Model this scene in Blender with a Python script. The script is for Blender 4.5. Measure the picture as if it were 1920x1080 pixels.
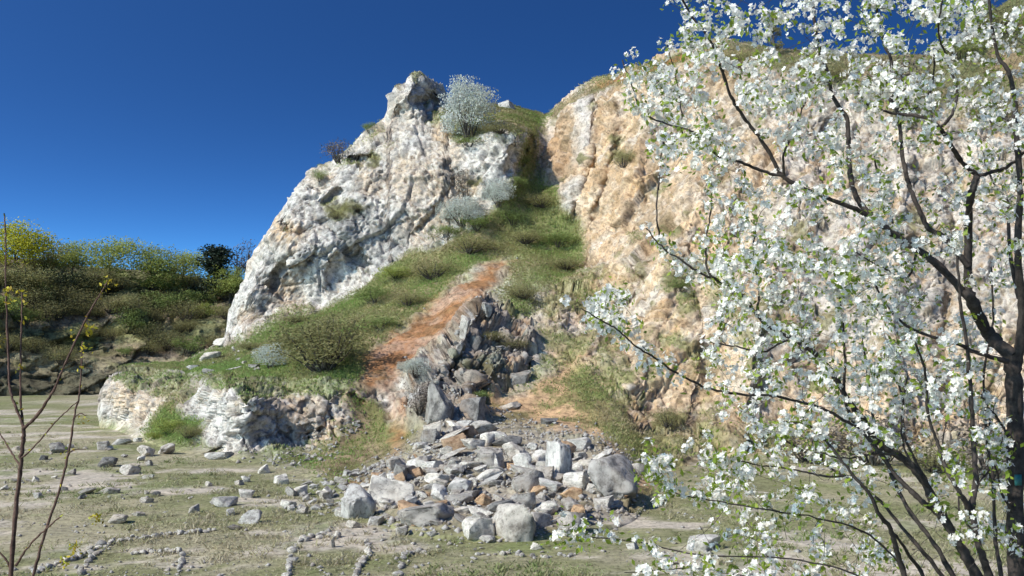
import bpy, math, random
import numpy as np
from mathutils import Vector, Matrix, Euler
from mathutils.bvhtree import BVHTree

for o in list(bpy.data.objects):
    bpy.data.objects.remove(o)
S = bpy.context.scene
C = S.collection
R = math.radians
rnd = random.Random(7)
rg = np.random.default_rng(11)

# ------------------------------------------------------------------ camera, sky, sun, exposure
FPX, HZ, CAMZ = 1900.0, 640.0, 8.0
PITCH = math.atan((HZ - 540.0) / FPX)
cam_d = bpy.data.cameras.new('camera')
cam = bpy.data.objects.new('camera', cam_d)
C.objects.link(cam)
cam.location = (0, 0, CAMZ)
cam.rotation_euler = (math.pi / 2 + PITCH, 0, 0)
cam_d.sensor_width = 36
cam_d.lens = 36 * FPX / 1920
cam_d.clip_start = 0.05
cam_d.clip_end = 9000
S.camera = cam

SUN_AZ = R(213)      # direction to the sun, counter-clockwise from +X
SUN_EL = R(41)
w = bpy.data.worlds.new('World')
S.world = w
w.use_nodes = True
nt = w.node_tree
nt.nodes.clear()
wo = nt.nodes.new('ShaderNodeOutputWorld')
bg = nt.nodes.new('ShaderNodeBackground')
sky = nt.nodes.new('ShaderNodeTexSky')
sky.sky_type = 'NISHITA'
sky.sun_disc = False
sky.sun_elevation = SUN_EL
sky.sun_rotation = math.pi / 2 - SUN_AZ
sky.altitude = 300
sky.air_density = 1.0
sky.dust_density = 2.0
sky.ozone_density = 5.0
tc = nt.nodes.new('ShaderNodeTexCoord')
mp = nt.nodes.new('ShaderNodeMapping')
mp.inputs['Location'].default_value = (0, 0, -0.03)
mp.inputs['Scale'].default_value = (1, 1, 3.2)
vn = nt.nodes.new('ShaderNodeVectorMath')
vn.operation = 'NORMALIZE'
gm = nt.nodes.new('ShaderNodeGamma')      # the polarised, deep blue of the photograph
gm.inputs['Gamma'].default_value = 1.95
nt.links.new(tc.outputs['Generated'], mp.inputs['Vector'])
nt.links.new(mp.outputs[0], vn.inputs[0])
nt.links.new(vn.outputs[0], sky.inputs['Vector'])
nt.links.new(sky.outputs[0], gm.inputs['Color'])
tn_ = nt.nodes.new('ShaderNodeMix')
tn_.data_type = 'RGBA'
tn_.blend_type = 'MULTIPLY'
tn_.inputs[0].default_value = 1.0
tn_.inputs[7].default_value = (0.76, 1.04, 0.92, 1)
nt.links.new(gm.outputs[0], tn_.inputs[6])
nt.links.new(tn_.outputs[2], bg.inputs['Color'])
bg.inputs['Strength'].default_value = 0.051
nt.links.new(bg.outputs[0], wo.inputs[0])

sd = bpy.data.lights.new('sun', 'SUN')
sun = bpy.data.objects.new('sun', sd)
C.objects.link(sun)
sd.energy = 4.4
sd.angle = R(0.5)
sd.color = (1.0, 0.93, 0.82)
sv = Vector((math.cos(SUN_AZ) * math.cos(SUN_EL), math.sin(SUN_AZ) * math.cos(SUN_EL), math.sin(SUN_EL)))
sun.rotation_euler = sv.to_track_quat('Z', 'Y').to_euler()
sun.location = (-60, -30, 80)

vs = S.view_settings
vs.view_transform = 'Standard'
vs.look = 'None'
vs.exposure = 0.16
vs.gamma = 1.0
vs.use_curve_mapping = False

# ------------------------------------------------------------------ helpers
def unproj(px, py, D):
    """point on the ray of a photograph pixel, at distance D along +Y"""
    px, py, D = np.broadcast_arrays(np.asarray(px, float), np.asarray(py, float), np.asarray(D, float))
    a = (px - 960) / FPX
    b = (540 - py) / FPX
    cp, sp = math.cos(PITCH), math.sin(PITCH)
    dy = cp - b * sp
    dz = sp + b * cp
    k = D / dy
    return np.stack([a * k, D, CAMZ + dz * k], -1)

def proj(P):
    P = np.asarray(P, float)
    cp, sp = math.cos(PITCH), math.sin(PITCH)
    X, Y, Z = P[..., 0], P[..., 1], P[..., 2] - CAMZ
    f = Y * cp + Z * sp
    u = -Y * sp + Z * cp
    return 960 + X / f * FPX, 540 - u / f * FPX

def hsh(ix, iy, iz, seed):
    h = (ix.astype(np.int64) * 73856093) ^ (iy.astype(np.int64) * 19349663) ^ (iz.astype(np.int64) * 83492791) ^ (seed * 2654435761 % (1 << 31))
    h = (h ^ (h >> 13)) & 0xffffffff
    h = (h * 1274126177) & 0xffffffff
    h = (h ^ (h >> 16)) & 0xffffffff
    h = (h * 2246822519) & 0xffffffff
    h = (h ^ (h >> 15)) & 0xffffffff
    return h.astype(float) / 4294967295.0

def vnoise(P, size, seed=0):
    q = P / size
    b = np.floor(q)
    f = q - b
    f = f * f * (3 - 2 * f)
    b = b.astype(np.int64)
    r = 0
    for i in (0, 1):
        wx = f[:, 0] if i else 1 - f[:, 0]
        for j in (0, 1):
            wy = f[:, 1] if j else 1 - f[:, 1]
            for k in (0, 1):
                wz = f[:, 2] if k else 1 - f[:, 2]
                r = r + wx * wy * wz * hsh(b[:, 0] + i, b[:, 1] + j, b[:, 2] + k, seed)
    return r * 2 - 1

def fbm(P, size, octs=4, seed=0, gain=0.5):
    r, a, t = 0, 1.0, 0
    for o in range(octs):
        r = r + a * vnoise(P + 17.3 * o, size / (2 ** o), seed + o)
        t += a
        a *= gain
    return r / t

def facet(P, size, seed=0, tilt=0.7):
    """broken-rock relief: every cell is a tilted flat face; also returns the distance to the crack"""
    q = P / np.asarray(size, float)
    b = np.floor(q - 0.5).astype(np.int64)
    best = np.full(len(q), 9e9)
    sec = np.full(len(q), 9e9)
    h = np.zeros(len(q))
    for i in (0, 1):
        for j in (0, 1):
            for k in (0, 1):
                c = b + np.array([i, j, k])
                x, y, z = c[:, 0], c[:, 1], c[:, 2]
                r = [hsh(x, y, z, seed + s) - 0.5 for s in range(7)]
                d = q - c - 0.5 - np.stack(r[:3], -1) * 0.9
                dd = (d * d).sum(1)
                hh = r[3] + tilt * (d[:, 0] * r[4] + d[:, 1] * r[5] + d[:, 2] * r[6]) * 2
                n = dd < best
                sec = np.where(n, best, np.minimum(sec, dd))
                h = np.where(n, hh, h)
                best = np.where(n, dd, best)
    return h, np.sqrt(sec) - np.sqrt(best)

def pip(x, y, poly):
    ins = np.zeros(x.shape, bool)
    n = len(poly)
    for i in range(n):
        x1, y1 = poly[i]
        x2, y2 = poly[(i + 1) % n]
        if y1 == y2:
            continue
        c = ((y1 > y) != (y2 > y)) & (x < (x2 - x1) * (y - y1) / (y2 - y1) + x1)
        ins ^= c
    return ins

def segdist(x, y, pts, closed=False):
    d = np.full(x.shape, 9e9)
    n = len(pts)
    for i in range(n if closed else n - 1):
        x1, y1 = pts[i]
        x2, y2 = pts[(i + 1) % n]
        vx, vy = x2 - x1, y2 - y1
        t = np.clip(((x - x1) * vx + (y - y1) * vy) / max(vx * vx + vy * vy, 1e-9), 0, 1)
        d = np.minimum(d, np.hypot(x - x1 - t * vx, y - y1 - t * vy))
    return d

def zone(x, y, poly, soft, wob=0):
    d = segdist(x, y, poly, True)
    s = np.where(pip(x, y, poly), d, -d) + wob
    return np.clip(0.5 + s / (2 * soft), 0, 1)

def sstep(a, b, x):
    t = np.clip((x - a) / (b - a), 0, 1)
    return t * t * (3 - 2 * t)

def mk(name, V, F, mat, parent=None, col=None, smooth=False, link=True):
    V = np.ascontiguousarray(V, np.float32)
    F = np.ascontiguousarray(F, np.int32)
    me = bpy.data.meshes.new(name)
    me.vertices.add(len(V))
    me.vertices.foreach_set('co', V.ravel())
    me.loops.add(F.size)
    me.loops.foreach_set('vertex_index', F.ravel())
    me.polygons.add(len(F))
    me.polygons.foreach_set('loop_start', np.arange(0, F.size, F.shape[1], dtype=np.int32))
    if smooth:
        me.polygons.foreach_set('use_smooth', np.ones(len(F), bool))
    if col is not None:
        a = me.color_attributes.new('Col', 'FLOAT_COLOR', 'POINT')
        c = np.ones((len(V), 4), np.float32)
        c[:, :col.shape[1]] = col
        a.data.foreach_set('color', c.ravel())
    me.update(calc_edges=True)
    if mat is not None:
        me.materials.append(mat)
    o = bpy.data.objects.new(name, me)
    if link:
        C.objects.link(o)
        if parent is not None:
            o.parent = parent
    return o

def tag(o, label=None, cat=None, group=None, kind=None):
    if label: o['label'] = label
    if cat: o['category'] = cat
    if group: o['group'] = group
    if kind: o['kind'] = kind
    return o

def empty(name, loc=(0, 0, 0), rz=0.0, label=None, cat=None, group=None):
    o = bpy.data.objects.new(name, None)
    o.empty_display_size = 0.2
    C.objects.link(o)
    o.location = loc
    o.rotation_euler = (0, 0, rz)
    return tag(o, label, cat, group)

def dup(root, loc, rz, sc, label=None, group=None):
    r = root.copy()
    C.objects.link(r)
    r.location = loc
    r.rotation_euler = (0, 0, rz)
    r.scale = sc
    if label: r['label'] = label
    if group: r['group'] = group
    for ch in list(root.children):
        c = ch.copy()
        C.objects.link(c)
        c.parent = r
    return r

def grid_faces(nr, nc):
    i = np.arange(nr * nc).reshape(nr, nc)
    return np.stack([i[:-1, :-1], i[1:, :-1], i[1:, 1:], i[:-1, 1:]], -1).reshape(-1, 4)

# ------------------------------------------------------------------ materials
def newmat(name):
    m = bpy.data.materials.new(name)
    m.use_nodes = True
    t = m.node_tree
    return m, t, t.nodes['Principled BSDF'], t.nodes['Material Output']

def N(t, typ, **kw):
    n = t.nodes.new(typ)
    for k, v in kw.items():
        if k in n.inputs:
            n.inputs[k].default_value = v
        else:
            setattr(n, k, v)
    return n

def noise_node(t, vec, scale, detail=6, rough=0.6):
    n = N(t, 'ShaderNodeTexNoise', Scale=scale, Detail=detail, Roughness=rough)
    t.links.new(vec, n.inputs['Vector'])
    return n.outputs['Fac']

def ramp(t, fac, stops):
    r = t.nodes.new('ShaderNodeValToRGB')
    while len(r.color_ramp.elements) < len(stops):
        r.color_ramp.elements.new(0.5)
    for e, (p, c) in zip(r.color_ramp.elements, stops):
        e.position = p
        e.color = (*c, 1) if len(c) == 3 else c
    t.links.new(fac, r.inputs['Fac'])
    return r.outputs['Color']

def mixc(t, a, b, fac, mode='MIX'):
    n = t.nodes.new('ShaderNodeMix')
    n.data_type = 'RGBA'
    n.blend_type = mode
    for s, v in ((n.inputs[6], a), (n.inputs[7], b), (n.inputs[0], fac)):
        if hasattr(v, 'is_linked') or hasattr(v, 'node'):
            t.links.new(v, s)
        else:
            s.default_value = v if not isinstance(v, tuple) else (*v, 1)[:4]
    return n.outputs[2]

def bump(t, b, h, dist, strength=1.0, prev=None):
    n = N(t, 'ShaderNodeBump', Distance=dist, Strength=strength)
    t.links.new(h, n.inputs['Height'])
    if prev is not None:
        t.links.new(prev, n.inputs['Normal'])
    t.links.new(n.outputs[0], b.inputs['Normal'])
    return n.outputs[0]

def terrain_mat(name, s1=3.0, s2=0.35, bd=0.10, con=1.0):
    """vertex colour says what lies there (limestone, ochre, turf); noise mottles it, bump roughens it"""
    m, t, b, o = newmat(name)
    a = N(t, 'ShaderNodeVertexColor', layer_name='Col')
    tcn = t.nodes.new('ShaderNodeTexCoord')
    v = tcn.outputs['Object']
    n1 = noise_node(t, v, s1, 7, 0.68)
    n2 = noise_node(t, v, s2, 5, 0.6)
    n3 = noise_node(t, v, s1 * 2.3, 5, 0.75)
    lo = 1 - con * 0.55
    c = mixc(t, a.outputs['Color'], ramp(t, n1, [(0.40, (lo, lo, lo * 0.99)), (0.49, (1, 1, 1)), (0.62, (1 + con * .22, 1 + con * .21, 1 + con * .2))]), 0.9, 'MULTIPLY')
    c = mixc(t, c, ramp(t, n3, [(0.37, (lo, lo, lo)), (0.46, (1, 1, 1)), (0.62, (1 + con * .12, 1 + con * .12, 1 + con * .12))]), 0.9, 'MULTIPLY')
    c = mixc(t, c, ramp(t, n2, [(0.35, (0.82, 0.82, 0.83)), (0.6, (1.06, 1.04, 1.0))]), 0.7, 'MULTIPLY')
    t.links.new(c, b.inputs['Base Color'])
    b.inputs['Roughness'].default_value = 0.95
    b.inputs['Specular IOR Level'].default_value = 0.15
    p = bump(t, b, n3, bd * 0.5, 0.8, bump(t, b, n1, bd, 0.8))
    return m

M_CLIFF = terrain_mat('limestone_cliff', 1.9, 0.25, 0.06, 0.8)
M_GROUND = terrain_mat('quarry_floor', 3.0, 0.4, 0.06, 0.7)
M_HILL = terrain_mat('shaded_hillside', 0.9, 0.12, 0.5)

def rock_mat(name, base, dark, warm):
    m, t, b, o = newmat(name)
    tcn = t.nodes.new('ShaderNodeTexCoord')
    oi = t.nodes.new('ShaderNodeObjectInfo')
    va = t.nodes.new('ShaderNodeVectorMath')
    va.operation = 'ADD'
    t.links.new(tcn.outputs['Object'], va.inputs[0])
    t.links.new(oi.outputs['Location'], va.inputs[1])
    v = va.outputs[0]
    n1 = noise_node(t, v, 3.2, 8, 0.7)
    n2 = noise_node(t, v, 0.9, 4, 0.6)
    c = ramp(t, n1, [(0.38, dark), (0.5, base), (0.64, tuple(min(x * 1.22, 0.8) for x in base))])
    n3 = noise_node(t, v, 9.0, 6, 0.75)
    c = mixc(t, c, ramp(t, n3, [(0.38, (0.5, 0.5, 0.49)), (0.47, (1, 1, 1)), (0.62, (1.1, 1.1, 1.1))]), 0.9, 'MULTIPLY')
    c = mixc(t, c, warm, ramp(t, n2, [(0.52, (0, 0, 0)), (0.7, (0.6, 0.6, 0.6))]))
    c = mixc(t, c, ramp(t, oi.outputs['Random'], [(0, (0.72, 0.73, 0.75)), (0.5, (0.95, 0.95, 0.95)), (1, (1.12, 1.1, 1.05))]), 1.0, 'MULTIPLY')
    t.links.new(c, b.inputs['Base Color'])
    b.inputs['Roughness'].default_value = 0.93
    b.inputs['Specular IOR Level'].default_value = 0.2
    bump(t, b, n3, 0.04, 0.8, bump(t, b, n1, 0.09, 0.9))
    return m

M_ROCK = rock_mat('grey_limestone', (0.46, 0.425, 0.375), (0.24, 0.215, 0.185), (0.42, 0.34, 0.26))
M_ROCKW = rock_mat('white_limestone', (0.57, 0.54, 0.49), (0.37, 0.345, 0.31), (0.52, 0.46, 0.38))
M_ROCKG = rock_mat('gravel_limestone', (0.48, 0.45, 0.41), (0.28, 0.26, 0.23), (0.45, 0.36, 0.26))
M_ROCKO = rock_mat('ochre_limestone', (0.46, 0.31, 0.19), (0.30, 0.18, 0.10), (0.5, 0.38, 0.26))
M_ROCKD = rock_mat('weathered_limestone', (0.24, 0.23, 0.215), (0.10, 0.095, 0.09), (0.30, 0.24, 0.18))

def leaf_mat(name, cols, trans=0.35, rough=0.6):
    """leaf colour varies leaf by leaf through the random tone stored per leaf"""
    m, t, b, o = newmat(name)
    a = N(t, 'ShaderNodeVertexColor', layer_name='Col')
    sep = t.nodes.new('ShaderNodeSeparateColor')
    t.links.new(a.outputs['Color'], sep.inputs[0])
    c = ramp(t, sep.outputs[0], [(i / max(1, len(cols) - 1), k) for i, k in enumerate(cols)])
    t.links.new(c, b.inputs['Base Color'])
    b.inputs['Roughness'].default_value = rough
    b.inputs['Specular IOR Level'].default_value = 0.25
    tr = t.nodes.new('ShaderNodeBsdfTranslucent')
    t.links.new(c, tr.inputs['Color'])
    mx = t.nodes.new('ShaderNodeMixShader')
    mx.inputs[0].default_value = trans
    t.links.new(b.outputs[0], mx.inputs[1])
    t.links.new(tr.outputs[0], mx.inputs[2])
    t.links.new(mx.outputs[0], o.inputs[0])
    return m

M_LSPRING = leaf_mat('spring_leaves', [(0.22, 0.26, 0.06), (0.34, 0.39, 0.10), (0.48, 0.52, 0.18)], 0.55)
M_LYELLOW = leaf_mat('yellow_green_leaves', [(0.3, 0.31, 0.03), (0.46, 0.45, 0.04), (0.6, 0.57, 0.08)], 0.55)
M_LOLIVE = leaf_mat('olive_leaves', [(0.15, 0.15, 0.065), (0.26, 0.25, 0.105), (0.40, 0.37, 0.18)], 0.5)
M_LGREEN = leaf_mat('bush_leaves', [(0.13, 0.17, 0.05), (0.21, 0.27, 0.085), (0.33, 0.40, 0.14)], 0.5)
M_LPINE = leaf_mat('pine_needles', [(0.01, 0.02, 0.012), (0.022, 0.036, 0.02), (0.045, 0.06, 0.035)], 0.1)
M_LWHITE = leaf_mat('distant_blossom', [(0.34, 0.38, 0.30), (0.58, 0.61, 0.55), (0.74, 0.75, 0.72)], 0.45)
M_LTWIG = leaf_mat('bare_twig_haze', [(0.08, 0.065, 0.055), (0.13, 0.105, 0.085), (0.2, 0.17, 0.14)], 0.1)
M_LBUD = leaf_mat('opening_buds', [(0.30, 0.20, 0.02), (0.5, 0.40, 0.03), (0.40, 0.42, 0.06)], 0.3)
M_TURF = leaf_mat('turf_blades', [(0.42, 0.35, 0.21), (0.33, 0.31, 0.14), (0.27, 0.32, 0.11), (0.23, 0.35, 0.09)], 0.5)
M_STRAW = leaf_mat('dry_grass_blades', [(0.46, 0.405, 0.28), (0.37, 0.34, 0.20), (0.27, 0.285, 0.13), (0.20, 0.26, 0.09)], 0.4)
M_PETAL = leaf_mat('white_petals', [(0.82, 0.79, 0.72), (0.86, 0.83, 0.77), (0.89, 0.87, 0.82)], 0.36, 0.5)
M_NEWLEAF = leaf_mat('fresh_leaves', [(0.14, 0.20, 0.03), (0.25, 0.34, 0.04), (0.38, 0.46, 0.08)], 0.5, 0.4)

def bark_mat(name, c1, c2, sc=14):
    m, t, b, o = newmat(name)
    tcn = t.nodes.new('ShaderNodeTexCoord')
    n1 = noise_node(t, tcn.outputs['Object'], sc, 8, 0.7)
    c = ramp(t, n1, [(0.35, c1), (0.68, c2)])
    t.links.new(c, b.inputs['Base Color'])
    b.inputs['Roughness'].default_value = 0.85
    b.inputs['Specular IOR Level'].default_value = 0.2
    bump(t, b, n1, 0.01, 0.7)
    return m

M_BARK = bark_mat('dark_bark', (0.022, 0.018, 0.016), (0.075, 0.062, 0.055), 30)
M_BARKG = bark_mat('grey_bark', (0.05, 0.042, 0.035), (0.13, 0.115, 0.095), 6)
M_BARKS = bark_mat('sapling_bark', (0.06, 0.035, 0.028), (0.17, 0.10, 0.075), 40)

# ------------------------------------------------------------------ the quarry cliff, ledge and slopes: one relief in depth
SKY_PTS = [(186, 765), (190, 745), (196, 722), (206, 706), (222, 694), (240, 684), (300, 681), (345, 679), (372, 664), (400, 648), (418, 640), (424, 630), (428, 605),
           (432, 580), (442, 556), (458, 528), (470, 496), (484, 466), (502, 436), (520, 405), (545, 370), (560, 348), (580, 325),
           (612, 306), (640, 287), (665, 268), (690, 248), (712, 232), (724, 222), (729, 205), (734, 180), (744, 163), (762, 155), (774, 140), (787, 134),
           (800, 143), (815, 152), (830, 156), (836, 175), (842, 200), (870, 205), (920, 196), (960, 199), (1000, 208), (1024, 214), (1034, 206), (1055, 184), (1085, 162),
           (1115, 148), (1145, 142), (1180, 127), (1225, 113), (1265, 96), (1300, 82), (1350, 76), (1400, 80), (1470, 92), (1560, 98), (1650, 104), (1745, 104), (1790, 76), (1850, 28), (1920, -14), (2020, -40)]
FOOT_PTS = [(186, 800), (270, 828), (350, 852), (440, 866), (520, 878), (600, 905), (660, 945), (740, 990), (800, 1005), (900, 1012), (1000, 1008), (1100, 1000), (1190, 975), (1240, 920),
            (1320, 872), (1450, 862), (1700, 856), (2020, 852)]
def Dg(y): return CAMZ * FPX / (y - HZ)
CTRL = [(190, 770, 95.5), (196, 740, 96), (205, 712, 97), (240, 704, 97), (260, 790, 88), (260, 740, 90), (320, 708, 93), (320, 800, 82), (300, 760, 86), (380, 715, 85), (390, 790, 77), (385, 760, 79), (360, 830, 75),
        (440, 720, 75), (440, 800, 71), (420, 850, 70.5), (500, 722, 75), (500, 790, 72), (500, 850, 70), (580, 722, 75.5), (580, 800, 72.5), (570, 850, 70.5), (650, 728, 75.5), (650, 790, 73), (650, 850, 68.5),
        (240, 686, 107), (300, 683, 106), (350, 688, 101), (400, 668, 103), (430, 645, 107), (350, 700, 97), (430, 695, 88), (500, 690, 83), (560, 700, 80), (620, 690, 80), (660, 705, 78), (520, 650, 93), (450, 670, 95),
        (560, 592, 107), (600, 578, 107.5), (660, 545, 108), (710, 505, 109), (760, 468, 110), (850, 430, 109), (900, 405, 109), (960, 380, 109.5), (1000, 350, 114.5),
        (480, 480, 112), (460, 560, 109.5), (500, 600, 108), (540, 370, 115), (560, 480, 109), (600, 315, 117), (690, 245, 119), (735, 222, 120), (640, 400, 112.5), (660, 460, 110.5), (700, 350, 113.5), (740, 280, 115.5), (760, 400, 111), (800, 300, 113), (850, 350, 111), (900, 300, 111.5), (960, 300, 111),
        (980, 255, 113.5), (870, 245, 116), (900, 210, 121), (950, 205, 124), (1020, 216, 127), (1000, 300, 119), (1020, 255, 122),
        (750, 190, 119.5), (780, 150, 120.5), (790, 200, 119.5), (828, 185, 126), (832, 165, 127),
        (1040, 215, 122), (1060, 280, 116), (1090, 178, 120), (1130, 158, 118), (1200, 136, 112), (1300, 100, 107), (1450, 110, 102), (1700, 120, 99), (2000, 150, 94),
        (1050, 350, 112), (1100, 350, 109), (1120, 470, 101), (1060, 450, 108), (1200, 350, 101), (1300, 350, 95), (1500, 350, 90), (1750, 350, 86), (2000, 350, 83), (1200, 230, 107), (1350, 220, 101), (1600, 220, 96), (1900, 240, 90),
        (1200, 500, 92), (1350, 500, 87), (1600, 500, 82), (2000, 500, 77), (1150, 600, 87), (1250, 650, 80), (1400, 650, 77), (1700, 650, 76), (2000, 650, 74), (1180, 700, 79), (1250, 780, 74.5), (1350, 800, 72.5), (1500, 800, 72.8), (1800, 800, 73),
        (1075, 685, 81), (1150, 765, 74), (1215, 835, 68), (1000, 740, 76), (1000, 800, 69.5), (1100, 800, 69.5), (1090, 750, 74.5), (900, 770, 73.5), (760, 800, 71), (740, 760, 75), (730, 850, 66), (690, 860, 66.5),
        (800, 740, 74.5), (850, 700, 77), (870, 640, 81), (900, 580, 86), (950, 560, 91), (1000, 600, 87), (1050, 560, 90), (980, 680, 81), (930, 700, 79), (1000, 520, 97), (1080, 500, 102), (1080, 620, 86),
        (760, 660, 83), (830, 600, 89), (900, 530, 97), (720, 720, 77.5), (700, 760, 75), (760, 560, 98), (700, 620, 90), (870, 480, 105), (950, 430, 109), (1030, 400, 110), (640, 600, 98),
        (850, 850, 60), (1000, 850, 59.5), (1150, 880, 55.2), (950, 920, 49.6), (800, 920, 49.8), (1100, 930, 48.8), (1180, 870, 59.5), (900, 970, 44), (1000, 970, 43.9), (950, 880, 54.8), (800, 860, 59.5), (720, 930, 50)]
CTRL += [(x, y, Dg(y)) for x, y in FOOT_PTS]
ca = np.array(CTRL, float)
def mq(dx, dy): return np.sqrt(dx * dx + dy * dy + 28.0 ** 2)
A = mq(ca[:, None, 0] - ca[None, :, 0], ca[:, None, 1] - ca[None, :, 1])
A = np.block([[A - 0.6 * np.eye(len(ca)), np.ones((len(ca), 1))], [np.ones((1, len(ca))), np.zeros((1, 1))]])
wts = np.linalg.solve(A, np.concatenate([np.log(ca[:, 2]), [0]]))
def depth_at(x, y):
    r = np.full(x.shape, wts[-1])
    for i in range(len(ca)):
        r = r + wts[i] * mq(x - ca[i, 0], y - ca[i, 1])
    return np.exp(r)

xs = np.arange(186, 2016, 2.3)
NR, NB = 390, 14
sp_ = np.array(SKY_PTS, float)
fp_ = np.array(FOOT_PTS, float)
ytop = np.interp(xs, sp_[:, 0], sp_[:, 1])
cragw = sstep(400, 430, xs) * (1 - sstep(1400, 1500, xs) * 0.5)
jit = fbm(np.stack([xs, xs * 0, xs * 0], -1), 40, 4, 3) * 4 * cragw
ytop = ytop + jit
ybot = np.interp(xs, fp_[:, 0], fp_[:, 1]) + 26
tt = np.linspace(0, 1, NR) ** 1.04
X = np.repeat(xs[None], NR, 0)
Y = ytop[None] + (ybot - ytop)[None] * tt[:, None]
D = depth_at(X, Y)
foot = np.interp(X, fp_[:, 0], fp_[:, 1])
D = np.where(Y > foot, Dg(np.maximum(Y, 660)) * (1 + (Y - foot) * 0.004), D)
dt = Y - ytop[None]
lab = sstep(395, 425, X)
D = D + lab * 4.5 * np.exp(-dt / 9.0)                     # the crest rounds off backwards

# ribs that stand out (+, metres towards the viewer) and clefts that cut in (-)
RIBS = [([(1092, 175), (1098, 230), (1088, 300)], 20, 0.9), ([(1116, 190), (1114, 250), (1104, 320)], 8, -0.8),
        ([(1085, 335), (1065, 385), (1058, 410)], 12, 1.1), ([(1096, 345), (1078, 400)], 6, -0.9),
        ([(960, 250), (985, 290), (960, 350)], 14, 1.5), ([(990, 262), (992, 290), (972, 320)], 5, -1.8),
        ([(905, 560), (880, 600), (862, 650), (800, 720), (785, 770)], 13, 1.6), ([(845, 700), (820, 750), (800, 780)], 9, -1.8),
        ([(880, 690), (870, 740), (880, 780)], 12, 1.2), ([(1000, 680), (970, 715)], 6, -1.4), ([(1150, 425), (1110, 480), (1100, 500)], 6, -1.6),
        ([(555, 470), (520, 510), (515, 540)], 5, -1.8), ([(535, 410), (548, 425)], 6, -1.6), ([(655, 292), (700, 295)], 5, -1.8), ([(610, 375), (640, 350)], 5, -1.3),
        ([(800, 190), (822, 178), (815, 208)], 11, -3.4), ([(745, 190), (770, 165)], 16, 1.2), ([(690, 330), (640, 430), (600, 540)], 22, 0.9), ([(560, 440), (610, 420), (660, 470), (690, 500)], 9, -1.0),
        ([(820, 430), (900, 380), (860, 350)], 18, -0.8), ([(780, 440), (830, 380), (850, 340)], 6, -0.9), ([(850, 320), (870, 370)], 16, -1.0),
        ([(500, 790), (470, 770)], 5, -0.7), ([(637, 745), (615, 775), (618, 790)], 5, -0.7), ([(575, 805), (577, 822)], 5, -1.2), ([(597, 810), (599, 825)], 4, -0.8), ([(625, 808), (628, 822)], 5, -1.1), ([(565, 760), (580, 755)], 5, -0.7),
        ([(655, 745), (670, 765)], 6, -1.1), ([(420, 790), (470, 750), (520, 730)], 16, 0.25), ([(392, 850), (415, 836)], 5, -1.2), ([(375, 740), (350, 790)], 14, -0.8),
        ([(1385, 430), (1395, 425)], 5, -1.2), ([(1340, 660), (1365, 610)], 7, -1.6), ([(1290, 230), (1240, 330), (1200, 430)], 20, -1.5), ([(1230, 480), (1180, 600)], 14, -1.5), ([(1330, 300), (1280, 430), (1240, 560)], 24, 1.7), ([(1180, 190), (1160, 270), (1130, 380), (1105, 470)], 14, -1.7), ([(1215, 200), (1195, 300), (1160, 400)], 18, 1.4), ([(1140, 200), (1130, 300), (1110, 380)], 12, 1.0), ([(1250, 560), (1210, 660), (1190, 720)], 14, 1.2), ([(1170, 520), (1120, 620), (1100, 660)], 12, 1.2), ([(1300, 560), (1330, 700), (1310, 790)], 14, -1.3), ([(1380, 250), (1400, 380), (1380, 470)], 16, -1.3),
        ([(1450, 480), (1420, 640), (1400, 760)], 24, 1.9), ([(1560, 240), (1540, 480), (1530, 700)], 22, -1.9), ([(1700, 200), (1680, 500), (1660, 780)], 28, 2.0), ([(1800, 260), (1780, 500), (1770, 760)], 20, -1.8), ([(1480, 200), (1470, 330)], 22, 1.3), ([(1160, 640), (1200, 720), (1230, 770)], 8, -0.6)]
WX, WY = X + 0, Y + 0
P0 = unproj(X, Y, D).reshape(-1, 3)
wz = fbm(P0, 5, 5, 50, 0.65).reshape(X.shape) * 22
for pts, wd, am in RIBS:
    bx = [p[0] for p in pts]; by = [p[1] for p in pts]
    sel = (X > min(bx) - 4 * wd - 12) & (X < max(bx) + 4 * wd + 12) & (Y > min(by) - 4 * wd - 12) & (Y < max(by) + 4 * wd + 12)
    if sel.any():
        d = segdist(X[sel] + wz[sel] * 1.1, Y[sel] - wz[sel] * 1.1, pts)
        D[sel] -= (am * 0.7 if bx[0] > 1130 else am) * np.exp(-(d / wd) ** 2)
P = unproj(X, Y, D)
# back of the crest: keeps going away from the viewer, a little lower
back = []
hb = P[0]
nrm_out = hb.copy(); nrm_out[:, 2] = 0
nrm_out /= np.linalg.norm(nrm_out, axis=1)[:, None]
for k in range(NB, 0, -1):
    s = (k / NB) ** 1.5 * 34
    q = hb + nrm_out * s
    q[:, 2] = hb[:, 2] - 0.10 * s - 0.002 * s * s + 0.0
    lf = 1 - sstep(395, 425, xs)
    q[:, 2] = np.minimum(q[:, 2], hb[:, 2] - lf * s * 0.22)
    back.append(q)
NRT = NR + NB
P = np.concatenate([np.array(back), P], 0)
PX = np.concatenate([np.repeat(X[:1], NB, 0), X], 0)
PY = np.concatenate([np.repeat(Y[:1], NB, 0), Y], 0)
# left flank: columns that fold back behind the visible edge, so the crag and ledge have a side
fl = []
ncl = 12
for k in range(ncl, 0, -1):
    q = P[:, 0].copy()
    s = k * 2.2
    q[:, 1] += s
    q[:, 0] = q[:, 0] * (1 + s / q[:, 1] * 0.2) + 0.12 * s
    q[:, 2] -= 0.03 * s * k
    fl.append(q)
P = np.concatenate([np.stack(fl, 1), P], 1)
PX = np.concatenate([np.repeat(PX[:, :1], ncl, 1), PX], 1)
PY = np.concatenate([np.repeat(PY[:, :1], ncl, 1), PY], 1)
NCT = P.shape[1]
Pf = P.reshape(-1, 3).copy()
fx, fy = PX.ravel(), PY.ravel()
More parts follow.
